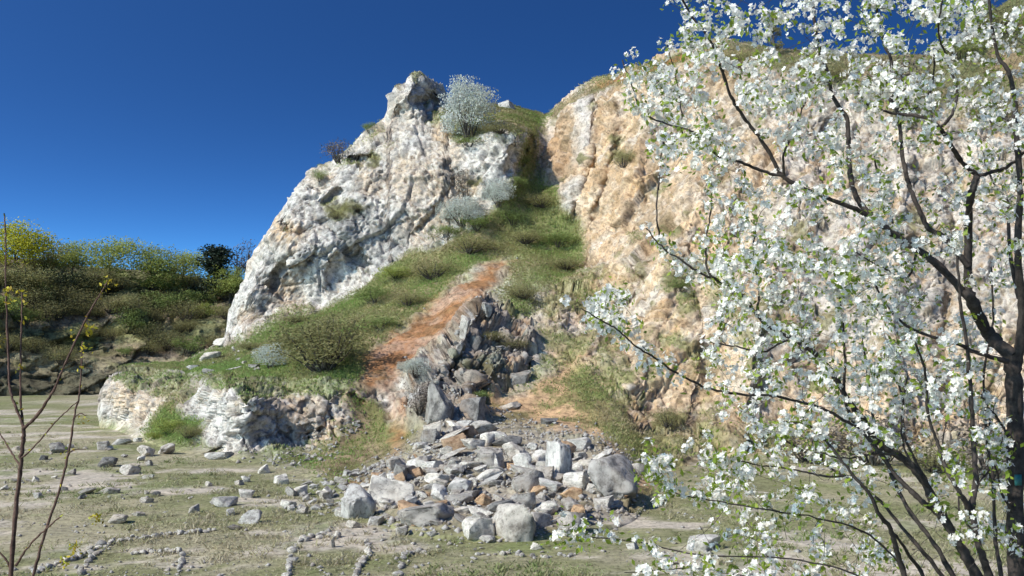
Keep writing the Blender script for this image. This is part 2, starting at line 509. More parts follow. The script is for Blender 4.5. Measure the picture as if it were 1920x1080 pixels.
# smooth normals of the base relief
du = np.gradient(P, axis=1); dv = np.gradient(P, axis=0)
nm = np.cross(dv, du)
nm /= np.maximum(np.linalg.norm(nm, axis=2)[..., None], 1e-9)
for _ in range(3):
    q = nm.copy()
    q[1:-1, 1:-1] = nm[1:-1, 1:-1] * 0.4 + 0.15 * (nm[:-2, 1:-1] + nm[2:, 1:-1] + nm[1:-1, :-2] + nm[1:-1, 2:])
    nm = q / np.maximum(np.linalg.norm(q, axis=2)[..., None], 1e-9)
nm = nm.reshape(-1, 3)
flip = (nm * (Pf - np.array([0, 0, CAMZ]))).sum(1) > 0
nm[flip] *= -1

wob = fbm(Pf, 5, 5, 5, 0.62) * 34
wob2 = fbm(Pf, 2.0, 4, 25, 0.65) * 26
Z_TURF = [(236, 676), (345, 672), (400, 655), (440, 655), (480, 618), (520, 596), (570, 590), (600, 585), (650, 556), (710, 512), (760, 474), (820, 462), (850, 440), (900, 415), (950, 372), (968, 340), (985, 290), (990, 250),
          (940, 235), (850, 268), (828, 225), (842, 195), (960, 190), (1024, 208), (1012, 235), (1004, 275), (998, 330), (1042, 350), (1050, 385), (1092, 410), (1094, 500), (1050, 520), (960, 478), (900, 500), (840, 545), (770, 605), (700, 655), (684, 700), (672, 714), (560, 707), (440, 706), (330, 697), (262, 694), (236, 690)]
Z_ORANGE = [(937, 482), (966, 488), (928, 532), (906, 550), (860, 602), (814, 642), (756, 690), (742, 722), (725, 738), (690, 736), (672, 716), (680, 665), (770, 600), (855, 535)]
Z_FOOT = [(640, 735), (700, 745), (735, 790), (770, 800), (800, 790), (810, 850), (740, 880), (700, 930), (600, 900), (500, 880), (430, 875), (520, 862), (620, 820), (668, 790)]
Z_CONE = [(1070, 680), (1110, 700), (1175, 780), (1222, 845), (1235, 930), (1180, 960), (1120, 830), (1040, 820), (980, 800), (940, 790), (850, 800), (900, 750), (980, 730), (1040, 695)]
Z_CONEG = [(1085, 690), (1112, 700), (1175, 778), (1224, 842), (1240, 900), (1180, 880), (1150, 820), (1100, 760), (1060, 715)]
Z_GREEN2 = [(940, 480), (1030, 430), (1095, 415), (1090, 500), (1060, 520), (1000, 540), (1000, 580), (960, 600), (940, 560), (950, 520)]
Z_SCRUB = [(790, 690), (830, 650), (930, 590), (1000, 620), (990, 670), (940, 720), (900, 760), (890, 700), (840, 690), (770, 760), (760, 790), (745, 740)]
Z_TOPV = [(1030, 215), (1085, 172), (1150, 148), (1220, 122), (1290, 92), (1400, 80), (1520, 96), (1700, 100), (1790, 66), (1850, 18), (1920, -24), (2020, -60), (2020, 120), (1900, 170), (1800, 170), (1700, 240), (1620, 170), (1540, 150), (1400, 118), (1300, 104), (1230, 142), (1160, 160), (1090, 188), (1040, 215)]
Z_LEDGEG = [(270, 800), (300, 765), (320, 740), (345, 780), (380, 790), (360, 830), (300, 850), (255, 840)]
onledge = sstep(655, 675, fy) * (1 - sstep(680, 700, fx))
turf = zone(fx, fy, Z_TURF, 9 - 6 * onledge, wob * (0.55 - 0.40 * onledge))
turf = np.maximum(turf, zone(fx, fy, Z_GREEN2, 10, wob2 * 0.8) * 0.9)
orange = zone(fx, fy, Z_ORANGE, 10, wob2 * 0.75)
orange = np.maximum(orange, 0.62 * zone(fx, fy, [(715, 725), (752, 722), (775, 790), (742, 872), (722, 880), (735, 800)], 9, wob2 * 0.9))
footz = zone(fx, fy, Z_FOOT, 14, wob * 0.8)
cone = zone(fx, fy, Z_CONE, 12, wob2 * 0.8)
coneg = zone(fx, fy, Z_CONEG, 10, wob2 * 0.7)
scrub = zone(fx, fy, Z_SCRUB, 14, wob2) * 0.8
topv = zone(fx, fy, Z_TOPV, 6, wob * 0.25)
ledgeg = zone(fx, fy, Z_LEDGEG, 8, wob2 * 0.5)
floor_ = sstep(-34, -6, fy - np.interp(fx, fp_[:, 0], fp_[:, 1]))
back_ = (np.repeat(np.arange(NRT), NCT) < NB).astype(float)
pile = zone(fx, fy, [(690, 870), (770, 835), (800, 780), (940, 770), (1060, 810), (1190, 850), (1200, 980), (1000, 1030), (640, 990)], 20, wob2)
soft = np.clip(np.maximum.reduce([turf, orange, footz, cone, coneg, topv, ledgeg, floor_, back_ * 0.7, pile * 0.8]), 0, 1)
# pocket turf where the rock is nearly level
flat = sstep(0.72, 0.92, nm[:, 2] + 0.30 * fbm(Pf, 3, 3, 91))
rock = 1 - soft
# ---- displacement
mid = zone(fx, fy, [(765, 800), (742, 745), (775, 690), (820, 650), (862, 600), (895, 548), (960, 570), (1015, 630), (1005, 690), (940, 730), (905, 795), (830, 805)], 12, wob2 * 0.8)
leftw = 1 - sstep(1000, 1060, fx)
warp = np.stack([fbm(Pf, 3.0, 4, 61), fbm(Pf, 3.0, 4, 71), fbm(Pf, 3.0, 4, 81)], -1) * 0.8
def dirscale(Q, ang, k):
    c, s = math.cos(ang), math.sin(ang)
    a = Q[:, 0] * c + Q[:, 2] * s
    b = -Q[:, 0] * s + Q[:, 2] * c
    return np.stack([a / k, Q[:, 1], b], -1)
Q = dirscale(Pf + warp * 0.35, R(50), 1.9)
Q2 = dirscale(Pf + warp * 0.25, R(-28), 1.5)
f1, e1 = facet(Q, 5.5, 101, 0.4)
f2, e2 = facet(Q2, 2.6, 201, 0.4)
f3, e3 = facet(dirscale(Pf + warp * 0.15, R(62), 1.7), 1.15, 301, 0.45)
f4, e4 = facet(Pf + warp * .1, 0.55, 401, 0.5)
g1 = fbm(Pf, 0.7, 3, 33, 0.7)
pit = sstep(0.22, 0.5, fbm(Pf, 1.3, 3, 35, 0.6)) * 0.55 + sstep(0.3, 0.55, fbm(Pf + 40, 0.6, 2, 36)) * 0.3
amp = rock
crack = np.exp(-(e2 / 0.035) ** 2) * 0.22 + np.exp(-(e1 / 0.02) ** 2) * 0.35
big = np.where(fx > 1030, 1.15, 0.95)
ledge = zone(fx, fy, [(186, 690), (680, 715), (690, 800), (600, 880), (400, 880), (186, 830)], 10, 0)
cq = dirscale(Pf + warp * 1.2, R(48), 4.0)
ck1 = 1 - np.abs(fbm(cq, 1.5, 3, 151, 0.5)) / 0.055
ck2 = 1 - np.abs(fbm(dirscale(Pf + warp * 1.2, R(-35), 2.5), 2.6, 3, 161, 0.5)) / 0.04
lines = np.clip(ck1, 0, 1) * sstep(-0.1, 0.2, fbm(Pf, 5, 3, 152)) * 0.30 + np.clip(ck2, 0, 1) * sstep(0.0, 0.25, fbm(Pf, 6, 3, 162)) * 0.34
hole = sstep(0.36, 0.46, fbm(Pf * np.array([1, 1, 1.4]), 1.0, 3, 35, 0.6)) * 0.6 + sstep(0.40, 0.5, fbm(Pf + 40, 0.55, 2, 36)) * 0.3
pinn = np.exp(-(((fx - 780) / 60) ** 2 + ((fy - 180) / 50) ** 2))
disp = amp * (1 + 0.15 * pinn + 0.1 * ledge) * (f1 * 0.95 * big * (1 - 0.75 * ledge) + f2 * 0.56 + f3 * 0.27 + f4 * 0.17 + g1 * 0.05 - hole * (0.35 + 0.40 * leftw) - lines - crack * (0.6 + 0.4 * leftw))
disp += mid * (0.5 + f1 * 0.6 + f2 * 0.85 + f3 * 0.5 + f4 * 0.22)
disp *= 1 - 0.55 * np.exp(-np.clip(np.concatenate([np.zeros((NB, NCT)), np.concatenate([np.repeat(dt[:, :1], ncl, 1), dt], 1)], 0).ravel(), 0, 99) / 7.0)
disp += orange * fbm(dirscale(Pf, R(38), 5.0), 0.9, 4, 171, 0.6) * 0.30
disp += soft * (fbm(Pf, 2.5, 5, 44, 0.55) * 0.38) * (1 - 0.6 * floor_) + scrub * fbm(Pf, 1.2, 4, 47) * 0.3
disp *= (1 - 0.75 * floor_)
disp *= 1 - 0.8 * back_
Pd = Pf + nm * disp[:, None]
def floor_z(x, y):
    Q = np.stack([x, y, 0 * x], -1)
    z = 0.16 * fbm(Q, 9, 4, 31) + 0.05 * fbm(Q, 1.2, 3, 32)
    z = z * np.clip(1 - (np.hypot(x, y - 70) - 200) / 300, 0, 1)
    bank = 6.3 * (1 - sstep(4.5, 27, y + 0.8 * np.sin(x * 0.3)))
    return z + bank
under = fy - np.interp(fx, fp_[:, 0], fp_[:, 1])
fz = floor_z(Pd[:, 0], Pd[:, 1]) + 0.06 - 0.09 * np.clip(under + 6, 0, 40) / 6      # slips under the quarry floor at its foot
fb_ = sstep(-40, -4, under)
Pd[:, 2] = Pd[:, 2] * (1 - fb_) + np.where(under > -6, fz, np.maximum(fz, Pd[:, 2] * 0.5 + fz * 0.5)) * fb_
# ---- what the surface is made of
def cc(*v): return np.array(v)
n_big = fbm(Pf, 9, 4, 12)
n_mid = fbm(Pf, 3.0, 5, 13, 0.6)
n_sml = fbm(Pf, 0.9, 4, 14, 0.65)
n_st = fbm(Pf * np.array([1, 1, 0.3]), 1.6, 4, 15, 0.6)
white = cc(.51, .48, .44); grey = cc(.33, .315, .295); cream = cc(.50, .41, .305); ochre = cc(.46, .30, .16); tan = cc(.45, .345, .24); peach = cc(.46, .32, .195)
def lerp(a, b, t): return a + (b - a) * t[:, None]
tanw_ = sstep(980, 1060, fx)
col = np.repeat(white[None], len(Pf), 0)
col = lerp(col, grey, sstep(0.04, 0.40, n_mid + 0.5 * n_sml) * 0.65)
col = lerp(col, cc(.25, .20, .14), sstep(0.26, 0.44, n_st + 0.5 * n_sml) * 0.6)
col = lerp(col, cc(.30, .29, .27), sstep(0.16, 0.34, n_sml + 0.25 * n_mid) * 0.7 * (1 - tanw_ * .6))
col = lerp(col, cream, sstep(0.08, 0.4, n_big + 0.35 * n_st) * 0.5)
for zx, zy, zr, zk in [(545, 440, 34, .9), (530, 555, 42, .8), (505, 420, 24, .8), (690, 345, 40, .6), (760, 340, 55, .55), (830, 300, 50, .5), (850, 380, 60, .6), (780, 430, 40, .55), (470, 600, 30, .6), (600, 330, 36, .45), (830, 245, 24, .8), (870, 340, 24, .6),
                       (220, 740, 40, .7), (300, 750, 60, .6), (570, 760, 60, .6), (620, 815, 45, .9), (660, 745, 40, .8), (540, 725, 50, .5)]:
    dd = np.hypot(fx - zx, fy - zy) + wob2 * 0.9
    col = lerp(col, ochre * 0.5 + cream * 0.5, (1 - sstep(zr * 0.4, zr * 1.2, dd)) * zk)
n_sp = fbm(Pf + warp * 0.6, 0.62, 3, 19, 0.7)
col = lerp(col, cc(.25, .24, .225), sstep(0.10, 0.26, n_sp + 0.25 * n_mid) * 0.72)
col = lerp(col, cc(.58, .555, .515), sstep(0.16, 0.32, -n_sp) * 0.6)
tanw = sstep(-25, 25, fx - np.interp(fy, [150, 215, 300, 350, 420, 520, 620, 700, 850, 1000], [1030, 1030, 1015, 1040, 1085, 1020, 1000, 1040, 1130, 1190]) + wob * 0.5)
tcol = np.repeat(tan[None], len(Pf), 0)
tcol = lerp(tcol, peach, sstep(-0.15, 0.35, n_big + 0.3 * n_st) * 0.8)
tcol = lerp(tcol, cc(.50, .43, .365), sstep(0.0, 0.4, n_mid - n_big * 0.3) * 0.8)
tcol = lerp(tcol, cc(.40, .36, .325), sstep(1340, 1500, fx + wob * 2) * (1 - sstep(560, 720, fy + wob)) * 0.85)
n_dg = fbm(dirscale(Pf + warp * 1.5, R(52), 4.5), 1.6, 5, 18, 0.6)
n_bk, _ = facet(Pf + warp * 1.5, 3.2, 311)
tcol = tcol * (1 + 0.42 * n_bk)[:, None]
tcol = lerp(tcol, cc(.40, .255, .135), sstep(0.06, 0.34, n_dg + 0.35 * n_sml) * 0.65)
tcol = lerp(tcol, cc(.50, .445, .385), sstep(0.1, 0.36, -n_dg + 0.35 * n_mid) * 0.7)
tcol = lerp(tcol, cc(.30, .225, .145), sstep(0.14, 0.30, n_sp + 0.25 * n_mid) * 0.65)
tcol = lerp(tcol, cc(.56, .48, .385), sstep(0.18, 0.34, -n_sp) * 0.5)
tcol = lerp(tcol, cc(.22, .16, .09), sstep(0.22, 0.42, n_st + 0.5 * n_sml) * 0.7)
tcol = lerp(tcol, cc(.17, .155, .07), sstep(0.30, 0.46, n_mid + 0.3 * n_sml - 0.1 * n_big) * 0.75)
tcol = lerp(tcol, cc(.50, .47, .44), np.exp(-(segdist(fx + wob2 * .3, fy, [(1092, 175), (1095, 230), (1085, 300)]) / 16) ** 2) * 0.8)
tcol = lerp(tcol, cc(.44, .42, .39), np.exp(-(segdist(fx + wob2 * .3, fy, [(1080, 340), (1060, 400)]) / 14) ** 2) * 0.7)
col = lerp(col, tcol, tanw)
# grey weathered rib through the middle and scrubby earth round it
mcol = lerp(np.repeat(cc(.29, .25, .21)[None], len(Pf), 0), cc(.17, .125, .085), sstep(0.0, 0.3, n_mid))
mcol = lerp(mcol, cc(.42, .40, .38), sstep(0.1, 0.4, n_sml + 0.4 * n_big))
mcol = lerp(mcol, cc(.34, .21, .12), sstep(0.15, 0.45, n_st) * 0.8)
col = lerp(col, mcol, mid * 0.95)
dirt = lerp(np.repeat(cc(.15, .115, .065)[None], len(Pf), 0), cc(.07, .085, .03), sstep(-0.25, 0.2, n_mid + 0.5 * n_sml))
col = lerp(col, dirt, scrub * 0.7 * sstep(0.0, 0.25, n_mid + n_sml * 0.6))
tcl = lerp(np.repeat(cc(.19, .20, .08)[None], len(Pf), 0), cc(.30, .24, .14), sstep(-0.1, 0.4, n_mid + 0.3 * n_sml))
tcl = lerp(tcl, cc(.145, .19, .06), sstep(630, 690, fy) * (1 - sstep(640, 700, fx)) * (0.5 + 0.5 * sstep(420, 520, fx)) * 0.8)
col = lerp(col, tcl, turf)
col = lerp(col, lerp(np.repeat(cc(.12, .13, .055)[None], len(Pf), 0), cc(.27, .20, .12), sstep(-0.1, 0.3, n_mid)), topv * 0.9)
col = lerp(col, cc(.32, .15, .055), topv * (1 - sstep(6, 18, np.abs(fy - np.interp(fx, sp_[:, 0], sp_[:, 1]) - 8) + wob2 * 0.3)) * sstep(1110, 1130, fx) * (1 - sstep(1280, 1320, fx)) * 0.8)
fcol = lerp(np.repeat(cc(.17, .16, .07)[None], len(Pf), 0), cc(.28, .215, .135), sstep(-0.15, 0.3, n_mid + 0.4 * n_sml))
fcol = lerp(fcol, cc(.36, .20, .09), sstep(0.1, 0.4, n_big + 0.4 * n_st) * 0.6)
col = lerp(col, fcol, footz)
col = lerp(col, lerp(np.repeat(cc(.50, .33, .19)[None], len(Pf), 0), cc(.24, .20, .09), sstep(-0.05, 0.3, n_mid + 0.4 * n_sml)), cone)
col = lerp(col, lerp(np.repeat(cc(.17, .21, .07)[None], len(Pf), 0), cc(.32, .26, .13), sstep(0.05, 0.4, n_mid + n_sml * 0.5)), coneg * 0.9)
col = lerp(col, lerp(np.repeat(cc(.085, .115, .03)[None], len(Pf), 0), cc(.2, .16, .08), sstep(0.1, 0.4, n_mid)), ledgeg)
ocol = lerp(np.repeat(cc(.35, .17, .075)[None], len(Pf), 0), cc(.235, .125, .06), sstep(-0.05, 0.3, n_mid + 0.6 * n_sml))
ocol = lerp(ocol, cc(.45, .30, .18), sstep(0.2, 0.45, n_sml - 0.3 * n_mid) * 0.6)
rill = fbm(dirscale(Pf, R(38), 5.0), 0.9, 4, 171, 0.6)
ocol = lerp(ocol, cc(.20, .13, .06), sstep(0.12, 0.36, rill) * 0.6)
col = lerp(col, ocol, orange * (0.75 + 0.25 * sstep(-0.2, 0.1, n_mid)))
col = lerp(col, lerp(np.repeat(cc(.36, .31, .25)[None], len(Pf), 0), cc(.2, .17, .10), sstep(-0.05, 0.3, n_mid)), pile * 0.85)
def floor_col(Q):
    a = fbm(Q, 7, 5, 21, 0.6); b = fbm(Q, 1.7, 4, 22, 0.6); c_ = fbm(Q * np.array([0.5, 1, 1]) + 0.6 * np.stack([b, a, 0 * a], -1), 3.0, 5, 23, 0.6)
    k = np.repeat(cc(.235, .235, .12)[None], len(Q), 0)
    k = lerp(k, cc(.36, .325, .215), sstep(-0.2, 0.25, a + 0.5 * b))
    k = lerp(k, cc(.52, .46, .375), sstep(0.08, 0.30, c_ + 0.35 * b))
    k = lerp(k, cc(.19, .225, .08), sstep(0.12, 0.45, b - a * 0.4) * 0.7)
    return k
col = lerp(col, floor_col(Pf), floor_)
pocket = (1 - mid) * flat * rock * sstep(-0.05, 0.25, n_mid + 0.4) * 0.75
col = lerp(col, tcl, pocket)
col = lerp(col, cc(.12, .12, .05), back_)
for zx, zy, zr in [(630, 385, 26), (660, 385, 20), (640, 400, 22), (700, 300, 18), (1165, 290, 26), (1270, 530, 26), (1090, 300, 12), (1265, 430, 18), (1150, 260, 20), (880, 340, 12), (1020, 365, 26)]:
    dd = np.hypot((fx - zx) * 0.8, (fy - zy) * 1.3) + wob2 * 0.9
    col = lerp(col, cc(.13, .125, .05), (1 - sstep(zr * 0.35, zr, dd)) * 0.85)
cliff = mk('cliff', Pd, grid_faces(NRT, NCT), M_CLIFF, col=np.clip(col, 0.01, 0.8))
tag(cliff, kind='structure')

# ------------------------------------------------------------------ quarry floor and the bank the viewer stands on
def axis_pts(lo, hi, fine_lo, fine_hi, step, grow=1.25):
    a = list(np.arange(fine_lo, fine_hi, step))
    s, v = step, a[-1]
    while v < hi:
        s *= grow; v += s; a.append(v)
    s, v = step, a[0]
    while v > lo:
        s *= grow; v -= s; a.insert(0, v)
    return np.array(a)
gx = axis_pts(-3500, 3500, -62, 62, 0.36)
gy = axis_pts(-3000, 6000, 26, 110, 0.36)
GX, GY = np.meshgrid(gx, gy)
GP = np.stack([GX.ravel(), GY.ravel(), 0 * GX.ravel()], -1)
GP[:, 2] = floor_z(GP[:, 0], GP[:, 1])
gc = floor_col(GP)
ground = mk('ground', GP, grid_faces(len(gy), len(gx)), M_GROUND, col=np.clip(gc, .01, .8), smooth=True)
tag(ground, kind='structure')

# ------------------------------------------------------------------ far wooded quarry side on the left, turned away from the sun
HS = np.array([(-120, 470), (0, 482), (100, 492), (200, 505), (330, 515), (420, 528), (560, 540)], float)
HC = np.array([(-120, 744, 146), (0, 742, 150), (220, 740, 156), (430, 735, 168), (560, 735, 175), (-120, 700, 147), (0, 692, 151.5), (200, 690, 159), (240, 690, 162), (430, 690, 170), (560, 690, 177), (-120, 665, 150), (0, 660, 155), (200, 662, 165), (430, 660, 174), (560, 660, 180),
               (-120, 600, 151), (0, 600, 158), (220, 600, 170), (430, 590, 181), (560, 590, 188), (-120, 540, 154), (0, 540, 162), (220, 548, 178), (430, 550, 192), (560, 560, 198), (-120, 470, 165), (0, 482, 178), (200, 505, 195), (430, 528, 208), (560, 540, 220)], float)
Ah = mq(HC[:, None, 0] - HC[None, :, 0], HC[:, None, 1] - HC[None, :, 1])
wh = np.linalg.solve(np.block([[Ah, np.ones((len(HC), 1))], [np.ones((1, len(HC))), np.zeros((1, 1))]]), np.concatenate([np.log(HC[:, 2]), [0]]))
hx = np.arange(-120, 561, 2.6)
NH = 130
hyt = np.interp(hx, HS[:, 0], HS[:, 1])
HX = np.repeat(hx[None], NH, 0)
HY = hyt[None] + (758 - hyt)[None] * np.linspace(0, 1, NH)[:, None]
HD = np.full(HX.shape, wh[-1])
for i in range(len(HC)):
    HD = HD + wh[i] * mq(HX - HC[i, 0], HY - HC[i, 1])
HP = unproj(HX, HY, np.exp(HD))
hbk = []
for k in range(10, 0, -1):
    q = HP[0].copy()
    q[:, 1] += k * k * 2.5
    q[:, 0] -= k * k * 2.0
    q[:, 2] += 0.5 * k
    hbk.append(q)
HP = np.concatenate([np.array(hbk), HP], 0)
hpf = HP.reshape(-1, 3)
hn1 = fbm(hpf, 14, 4, 131); hn2 = fbm(hpf, 5, 4, 132)
hst = fbm(hpf * np.array([.3, .3, 2.2]), 6, 3, 134)
hq, _ = facet(hpf, (7, 7, 3.5), 133)
hyv = np.concatenate([np.repeat(HY[:1], 10, 0), HY], 0).ravel()
hxv = np.concatenate([np.repeat(HX[:1], 10, 0), HX], 0).ravel()
hq2, _ = facet(hpf, (2.2, 2.2, 1.3), 143)
hpd = hpf + np.array([0.75, -0.6, 0.2]) * (hq * 2.6 + hn2 * 1.6 + hq2 * 1.1)[:, None] * sstep(470, 540, hyv)[:, None]
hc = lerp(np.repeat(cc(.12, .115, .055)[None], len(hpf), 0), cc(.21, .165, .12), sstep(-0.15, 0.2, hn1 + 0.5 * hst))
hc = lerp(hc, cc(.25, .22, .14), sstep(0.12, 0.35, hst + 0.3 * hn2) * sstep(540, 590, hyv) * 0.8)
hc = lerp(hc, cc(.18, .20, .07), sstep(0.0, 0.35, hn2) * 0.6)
hc = lerp(hc, cc(.085, .078, .052), sstep(690, 702, hyv + hn2 * 10) * (1 - sstep(235, 250, hxv)))  # rock wall at the hill's base: its shade is put into the colour
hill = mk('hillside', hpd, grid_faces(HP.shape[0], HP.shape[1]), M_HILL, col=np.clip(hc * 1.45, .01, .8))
tag(hill, kind='structure')

# ------------------------------------------------------------------ finding the surface under a pixel
def bvh_of(V, F): return BVHTree.FromPolygons([tuple(v) for v in V.tolist()], [tuple(f) for f in F.tolist()])
BV_C = bvh_of(Pd, grid_faces(NRT, NCT))
BV_G = bvh_of(GP, grid_faces(len(gy), len(gx)))
BV_H = bvh_of(hpd, grid_faces(HP.shape[0], HP.shape[1]))
CAMV = Vector((0, 0, CAMZ))
def hit(px, py, which='CG'):
    d = Vector(unproj(px, py, 1.0)) - CAMV
    d.normalize()
    best = None
    for k, b in (('C', BV_C), ('G', BV_G), ('H', BV_H)):
        if k in which:
            r = b.ray_cast(CAMV, d)
            if r[0] is not None and (best is None or r[3] < best[1]):
                best = (r[0], r[3], r[1])
    if best is None:
        return None
    return best[0], best[2]
def drop(x, y, which='CG', top=80):
    best = None
    for k, b in (('C', BV_C), ('G', BV_G), ('H', BV_H)):
        if k in which:
            r = b.ray_cast(Vector((x, y, top)), Vector((0, 0, -1)))
            if r[0] is not None and (best is None or r[0].z > best.z):
                best = r[0]
    return best

# ------------------------------------------------------------------ loose rock
def ico(sub):
    import bmesh
    bm = bmesh.new()
    bmesh.ops.create_icosphere(bm, subdivisions=sub, radius=1.0)
    bm.verts.ensure_lookup_table()
    V = np.array([v.co[:] for v in bm.verts]); F = np.array([[v.index for v in f.verts] for f in bm.faces])
    bm.free()
    return V, F
ICO = {s: ico(s) for s in (1, 2, 3, 4)}
def rock_verts(seed, sub=3, planes=13, rough=0.05, lo=0.5, hi=0.88, dims=(1, 1, 1), cubic=0.0):
    r = np.random.default_rng(seed)
    V = ICO[sub][0].copy() * 1.25
    ns = r.normal(size=(planes, 3))
    ns /= np.linalg.norm(ns, axis=1)[:, None]
    ds = r.uniform(lo, hi, planes)
    if cubic:
        ax = np.array([[1, 0, 0], [-1, 0, 0], [0, 1, 0], [0, -1, 0], [0, 0, 1], [0, 0, -1.]]) + r.normal(size=(6, 3)) * 0.24
        ax /= np.linalg.norm(ax, axis=1)[:, None]
        ns = np.concatenate([ax, ns]); ds = np.concatenate([r.uniform(0.42, 0.75, 6), ds + 0.02])
    for _ in range(2):
        for n, d in zip(ns, ds):
            s = V @ n - d
            V -= np.maximum(s, 0)[:, None] * n
    V /= np.abs(V).max(0)
    V = V + (fbm(V + seed * 3.7, 0.55, 3, seed)[:, None] * ICO[sub][0]) * rough * 0.9 + fbm(V + 9, 0.2, 2, seed + 5)[:, None] * ICO[sub][0] * rough * 0.5
    fa, ea = facet(V * 1.0 + seed * 1.3 + 0.15 * fbm(V, 0.5, 2, seed + 2)[:, None], 0.55, seed + 9, 1.0)
    fb2, eb2 = facet(V * 1.0 - seed * 0.7, 0.27, seed + 19, 1.0)
    if sub >= 3:
        k_ = 0.5 if cubic > 1.5 else 1.0
        V = V + ICO[sub][0] * k_ * (fa * 0.055 + fb2 * 0.028 - np.exp(-(ea / 0.06) ** 2) * 0.03)[:, None]
    return V * np.array(dims) * 0.5
ROCKMESH = {}
def rock_base(kind, i, mat):
    key = (kind, i, mat.name)
    if key not in ROCKMESH:
        sub = {'boulder': 4, 'block': 4, 'slab': 4, 'stone': 2}[kind]
        V = rock_verts(500 + i * 13 + {'boulder': 0, 'block': 1, 'slab': 2, 'stone': 3}[kind], sub, 10 if kind != 'stone' else 9, 0.03, cubic={'block': 1.0, 'slab': 2.0}.get(kind, 0))
        o = mk('boulder' if kind != 'stone' else 'stone', V, ICO[sub][1], mat, link=False)
        ROCKMESH[key] = o.data
    return ROCKMESH[key]

def place_rock(px, py, wpx, hpx, label, group=None, kind='boulder', i=None, mat=None, roll=0.0, yaw=None, depth=1.0, name='boulder', cat='boulder', sink=0.24, unique=False, which='CG'):
    """px, py: middle of the rock's foot in the photograph; wpx, hpx: its size there"""
    h = hit(px, py, which)
    if h is None: return None
    p = h[0]
    m = p.y / FPX
    W_, H_ = wpx * m, hpx * m
    i = rnd.randrange(6) if i is None else i
    mat = mat or M_ROCK
    if unique:
        V = rock_verts(900 + i * 7 + int(px) * 31 + int(py), 4, 12, 0.03, cubic={'block': 1.0, 'slab': 2.0}.get(kind, 0))
        me = mk(name, V, ICO[4][1], mat, link=False).data
    else:
        me = rock_base(kind, i, mat)
    o = bpy.data.objects.new(name, me)
    C.objects.link(o)
    cr, sr = abs(math.cos(R(roll))), abs(math.sin(R(roll)))
    # size of the unrotated rock so that its rolled box is W_ x H_
    a, b = W_, H_
    if roll:
        k = cr * cr - sr * sr
        if abs(k) > 0.25:
            a = max((W_ * cr - H_ * sr) / k, 0.3 * W_); b = max((H_ * cr - W_ * sr) / k, 0.25 * H_)
    o.scale = (a * 1.03, (a * 0.6 + b * 0.4) * depth, b * (1 + sink))
    yw = R(rnd.uniform(-18, 18)) if yaw is None else R(yaw)
    o.rotation_euler = Euler((0, R(-roll), yw), 'XYZ')
    o.location = (p.x, p.y + 0.25 * a * depth, p.z + H_ * (0.5 - sink * 0.5 - 0.10 - 0.006 * abs(roll)))
    return tag(o, label, cat, group)

